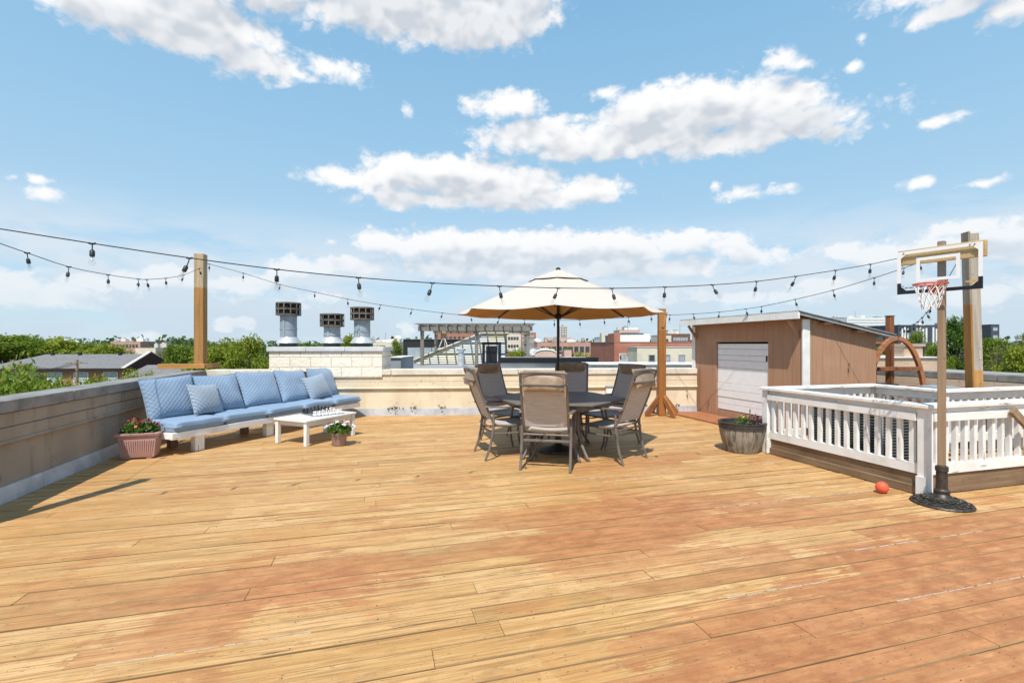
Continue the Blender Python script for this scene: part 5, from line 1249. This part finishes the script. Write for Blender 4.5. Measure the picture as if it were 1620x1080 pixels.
for i_, (ps, cc) in enumerate(((0, (.54, .71, .845)), (.14, (.475, .69, .86)), (.38, (.335, .60, .83)), (.72, (.20, .465, .755)), (1, (.15, .38, .68)))):
    e_ = cr_.elements[i_] if i_ < 2 else cr_.elements.new(ps); e_.position = ps; e_.color = (*[q/SKY_STR for q in cc], 1)
T.l(T.mix(.8, sky.outputs[0], rp.outputs[0]), b1.inputs[0])
vec = T.comb(T.math('MULTIPLY', az, K), T.math('MULTIPLY', el, K), 0.0)
def ang(px, py):
    q = px-CX; return math.degrees(YAW+math.atan(q/F)), math.degrees(math.atan2(HY-py, math.hypot(F, q)))
# cloud bank list: centre px, py, half width, half height (as laid out over the skyline), weight
clouds = [(140, 5, 100, 40), (250, 20, 190, 62), (345, 45, 105, 56), (385, 85, 75, 40), (300, -70, 320, 70), (440, 110, 60, 18), (520, 107, 60, 22), (470, 118, 50, 12),
          (640, 10, 195, 66), (745, 15, 145, 76), (800, 0, 90, 70), (590, -30, 150, 60), (700, -80, 260, 60), (1530, 0, 135, 28), (1600, 12, 80, 26), (1560, -50, 210, 45),
          (1243, 92, 28, 20), (1268, 103, 25, 14), (1352, 105, 14, 9), (1363, 62, 10, 11), (645, 172, 11, 12),
          (800, 168, 66, 26), (775, 175, 42, 22), (850, 215, 110, 30), (970, 225, 190, 34), (1080, 180, 150, 55), (1200, 165, 110, 42), (1260, 150, 50, 24), (1030, 160, 70, 28), (1180, 215, 200, 30), (1330, 207, 62, 18), (960, 148, 36, 12),
          (560, 285, 80, 22), (640, 275, 90, 34), (730, 285, 110, 44), (800, 300, 130, 36), (930, 300, 68, 22), (880, 310, 110, 22), (680, 315, 130, 18),
          (1490, 193, 33, 9), (1455, 287, 28, 10), (1553, 290, 45, 7), (1195, 305, 60, 9), (1130, 295, 9, 10), (70, 308, 32, 11), (58, 284, 18, 7), (20, 280, 10, 5),
          (525, 383, 18, 11), (620, 385, 70, 24), (720, 392, 120, 34), (850, 390, 140, 30), (960, 400, 140, 36), (1060, 385, 90, 22), (1150, 390, 45, 22), (1190, 405, 60, 20), (800, 425, 260, 26), (480, 425, 80, 20), (1050, 425, 170, 22),
          (560, 420, 110, 18), (80, 465, 150, 26), (170, 445, 90, 26), (270, 440, 80, 26), (400, 450, 110, 20), (-60, 450, 150, 40),
          (1400, 400, 90, 28), (1340, 395, 50, 18), (1520, 360, 110, 18), (1480, 400, 130, 30), (1590, 390, 110, 36), (1330, 450, 160, 22), (1520, 470, 160, 26), (1180, 470, 200, 16), (950, 465, 180, 14),
          (240, 535, 30, 10), (355, 515, 26, 18), (390, 510, 22, 16), (520, 470, 60, 12), (640, 520, 20, 12), (420, 480, 130, 12), (1700, 420, 150, 60), (-150, 100, 120, 60), (1850, 200, 150, 50), (-300, 330, 160, 50)]
grp = bpy.data.node_groups.new('cloud_field', 'ShaderNodeTree')
grp.interface.new_socket('Vector', in_out='INPUT', socket_type='NodeSocketVector'); grp.interface.new_socket('Value', in_out='OUTPUT', socket_type='NodeSocketFloat')
Gp = NT.__new__(NT); Gp.t = grp
gi = Gp.n('NodeGroupInput'); go = Gp.n('NodeGroupOutput'); cur = None
for px, py, hw, hh in clouds:
    a0, e0 = ang(px, py); a1, _ = ang(px-hw, py); a2, _ = ang(px+hw, py); _, e1 = ang(px, py-hh); _, e2 = ang(px, py+hh)
    ra, re = abs(a2-a1)/2, abs(e1-e2)/2
    ma = Gp.n('ShaderNodeVectorMath', operation='MULTIPLY_ADD'); Gp.l(gi.outputs[0], ma.inputs[0]); ma.inputs[1].default_value = (1/ra, 1/re, 0); ma.inputs[2].default_value = (-a0/ra, -e0/re, 0)
    kk = min(1.0, .12+re/3.6); q = Gp.math('MULTIPLY_ADD', Gp.vmath('LENGTH', ma.outputs[0]), kk, -kk)
    if cur is None: cur = q
    else: cur = Gp.math('SMOOTH_MIN', cur, q, .12)
Gp.l(cur, go.inputs[0])
def field(vc):
    g_ = T.n('ShaderNodeGroup'); g_.node_tree = grp; T.l(vc, g_.inputs[0]); return g_.outputs[0]
def fbm(vc, det=8):
    w_ = T.vmath('MULTIPLY', vc, (1., 1.45, 1.))
    a_ = T.noise(w_, .26, min(det, 7), .52, .2); a_.node.noise_dimensions = '2D'
    vo = T.n('ShaderNodeTexVoronoi', feature='SMOOTH_F1', voronoi_dimensions='2D'); T.l(T.vmath('ADD', w_, T.vmath('MULTIPLY', T.comb(a_, a_, a_), (2.2, 1.6, 0))), vo.inputs['Vector']); vo.inputs['Scale'].default_value = .55; vo.inputs['Detail'].default_value = 2.0 if det > 3 else 0.0; vo.inputs['Smoothness'].default_value = .6
    return T.math('ADD', T.math('MULTIPLY', T.math('SUBTRACT', a_, .5), 1.25), T.math('MULTIPLY', T.math('SUBTRACT', .55, vo.outputs['Distance']), .34))
wisp = T.noise(T.vmath('MULTIPLY', vec, (1., 1.5, 1.)), 1.1, 5, .6, .8); wisp.node.noise_dimensions = '2D'; wisp = T.math('MULTIPLY', T.math('SUBTRACT', wisp, .5), .42)
f0, f1 = T.math('MULTIPLY', field(vec), 1.55), T.math('MULTIPLY', field(T.vmath('ADD', vec, (-.6, 2.2, 0))), 1.3)
n0, n0l, n1 = T.math('ADD', fbm(vec), wisp), fbm(vec, 2), fbm(T.vmath('ADD', vec, (-.6, 1.3, 0)), 2)
alpha = T.sstep(T.math('SUBTRACT', n0, f0), -.20, .40)
dk_ = T.sstep(T.math('SUBTRACT', T.math('MULTIPLY', n1, .7), f1), -.12, .62)
lit = T.math('SUBTRACT', 1.0, T.math('MULTIPLY', dk_, T.lin(T.math('SUBTRACT', n0l, n1), -.22, .22, 1.0, .45)))
low = T.sstep(el, R(2), R(16))
shade = T.mix(lit, (.57, .615, .675), (.92, .92, .925))
lowc = T.mix(lit, (.60, .69, .78), (.80, .835, .87))
ccol = T.mix(low, lowc, shade)
alpha = T.math('MULTIPLY', alpha, T.lin(el, R(0), R(13), .72, 1.0))
bank = T.noise(T.vmath('MULTIPLY', vec, (.5, 1.6, 1.)), .16, 6, .58, .3); bank.node.noise_dimensions = '2D'
bank = T.math('MULTIPLY', T.sstep(bank, .30, .58), T.math('MULTIPLY', T.sstep(el, R(15), R(8)), T.sstep(el, R(-.5), R(3), .55, .8)))
ccol = T.mix(T.sstep(T.math('SUBTRACT', bank, alpha), -.1, .4), ccol, T.mix(T.sstep(el, R(1), R(9)), (.56, .655, .755), (.70, .765, .83)))
alpha = T.math('MAXIMUM', alpha, bank)
b2_ = T.n('ShaderNodeBackground'); T.l(ccol, b2_.inputs[0]); b2_.inputs[1].default_value = CLOUD_STR = 1.0
mx = T.n('ShaderNodeMixShader'); T.l(alpha, mx.inputs[0]); T.l(b1.outputs[0], mx.inputs[1]); T.l(b2_.outputs[0], mx.inputs[2])
T.l(mx.outputs[0], out.inputs[0])
w.cycles.sampling_method = 'MANUAL'; w.cycles.sample_map_resolution = 256
sun = bpy.data.lights.new('sun', 'SUN'); sun.energy = 5.0; sun.angle = R(.53); sun.color = (1, .955, .88)
so_ = bpy.data.objects.new('sun', sun); COL.objects.link(so_)
dirv = Vector((sdir.x*math.cos(EL), sdir.y*math.cos(EL), -math.sin(EL))); so_.rotation_euler = dirv.to_track_quat('-Z', 'Y').to_euler()

cam = bpy.data.cameras.new('camera'); co = bpy.data.objects.new('camera', cam); COL.objects.link(co); sc.camera = co
cam.sensor_width = 36; cam.lens = F/1620*36; cam.clip_end = 6000; cam.clip_start = .05; cam.shift_y = 5/1620
co.location = (0, 0, H); co.rotation_euler = (PI/2, 0, -YAW)
sc.view_settings.view_transform = 'Standard'; sc.view_settings.look = 'None'; sc.view_settings.exposure = 0.12; sc.view_settings.gamma = 1
sc.cycles.max_bounces = 8; sc.cycles.transparent_max_bounces = 16
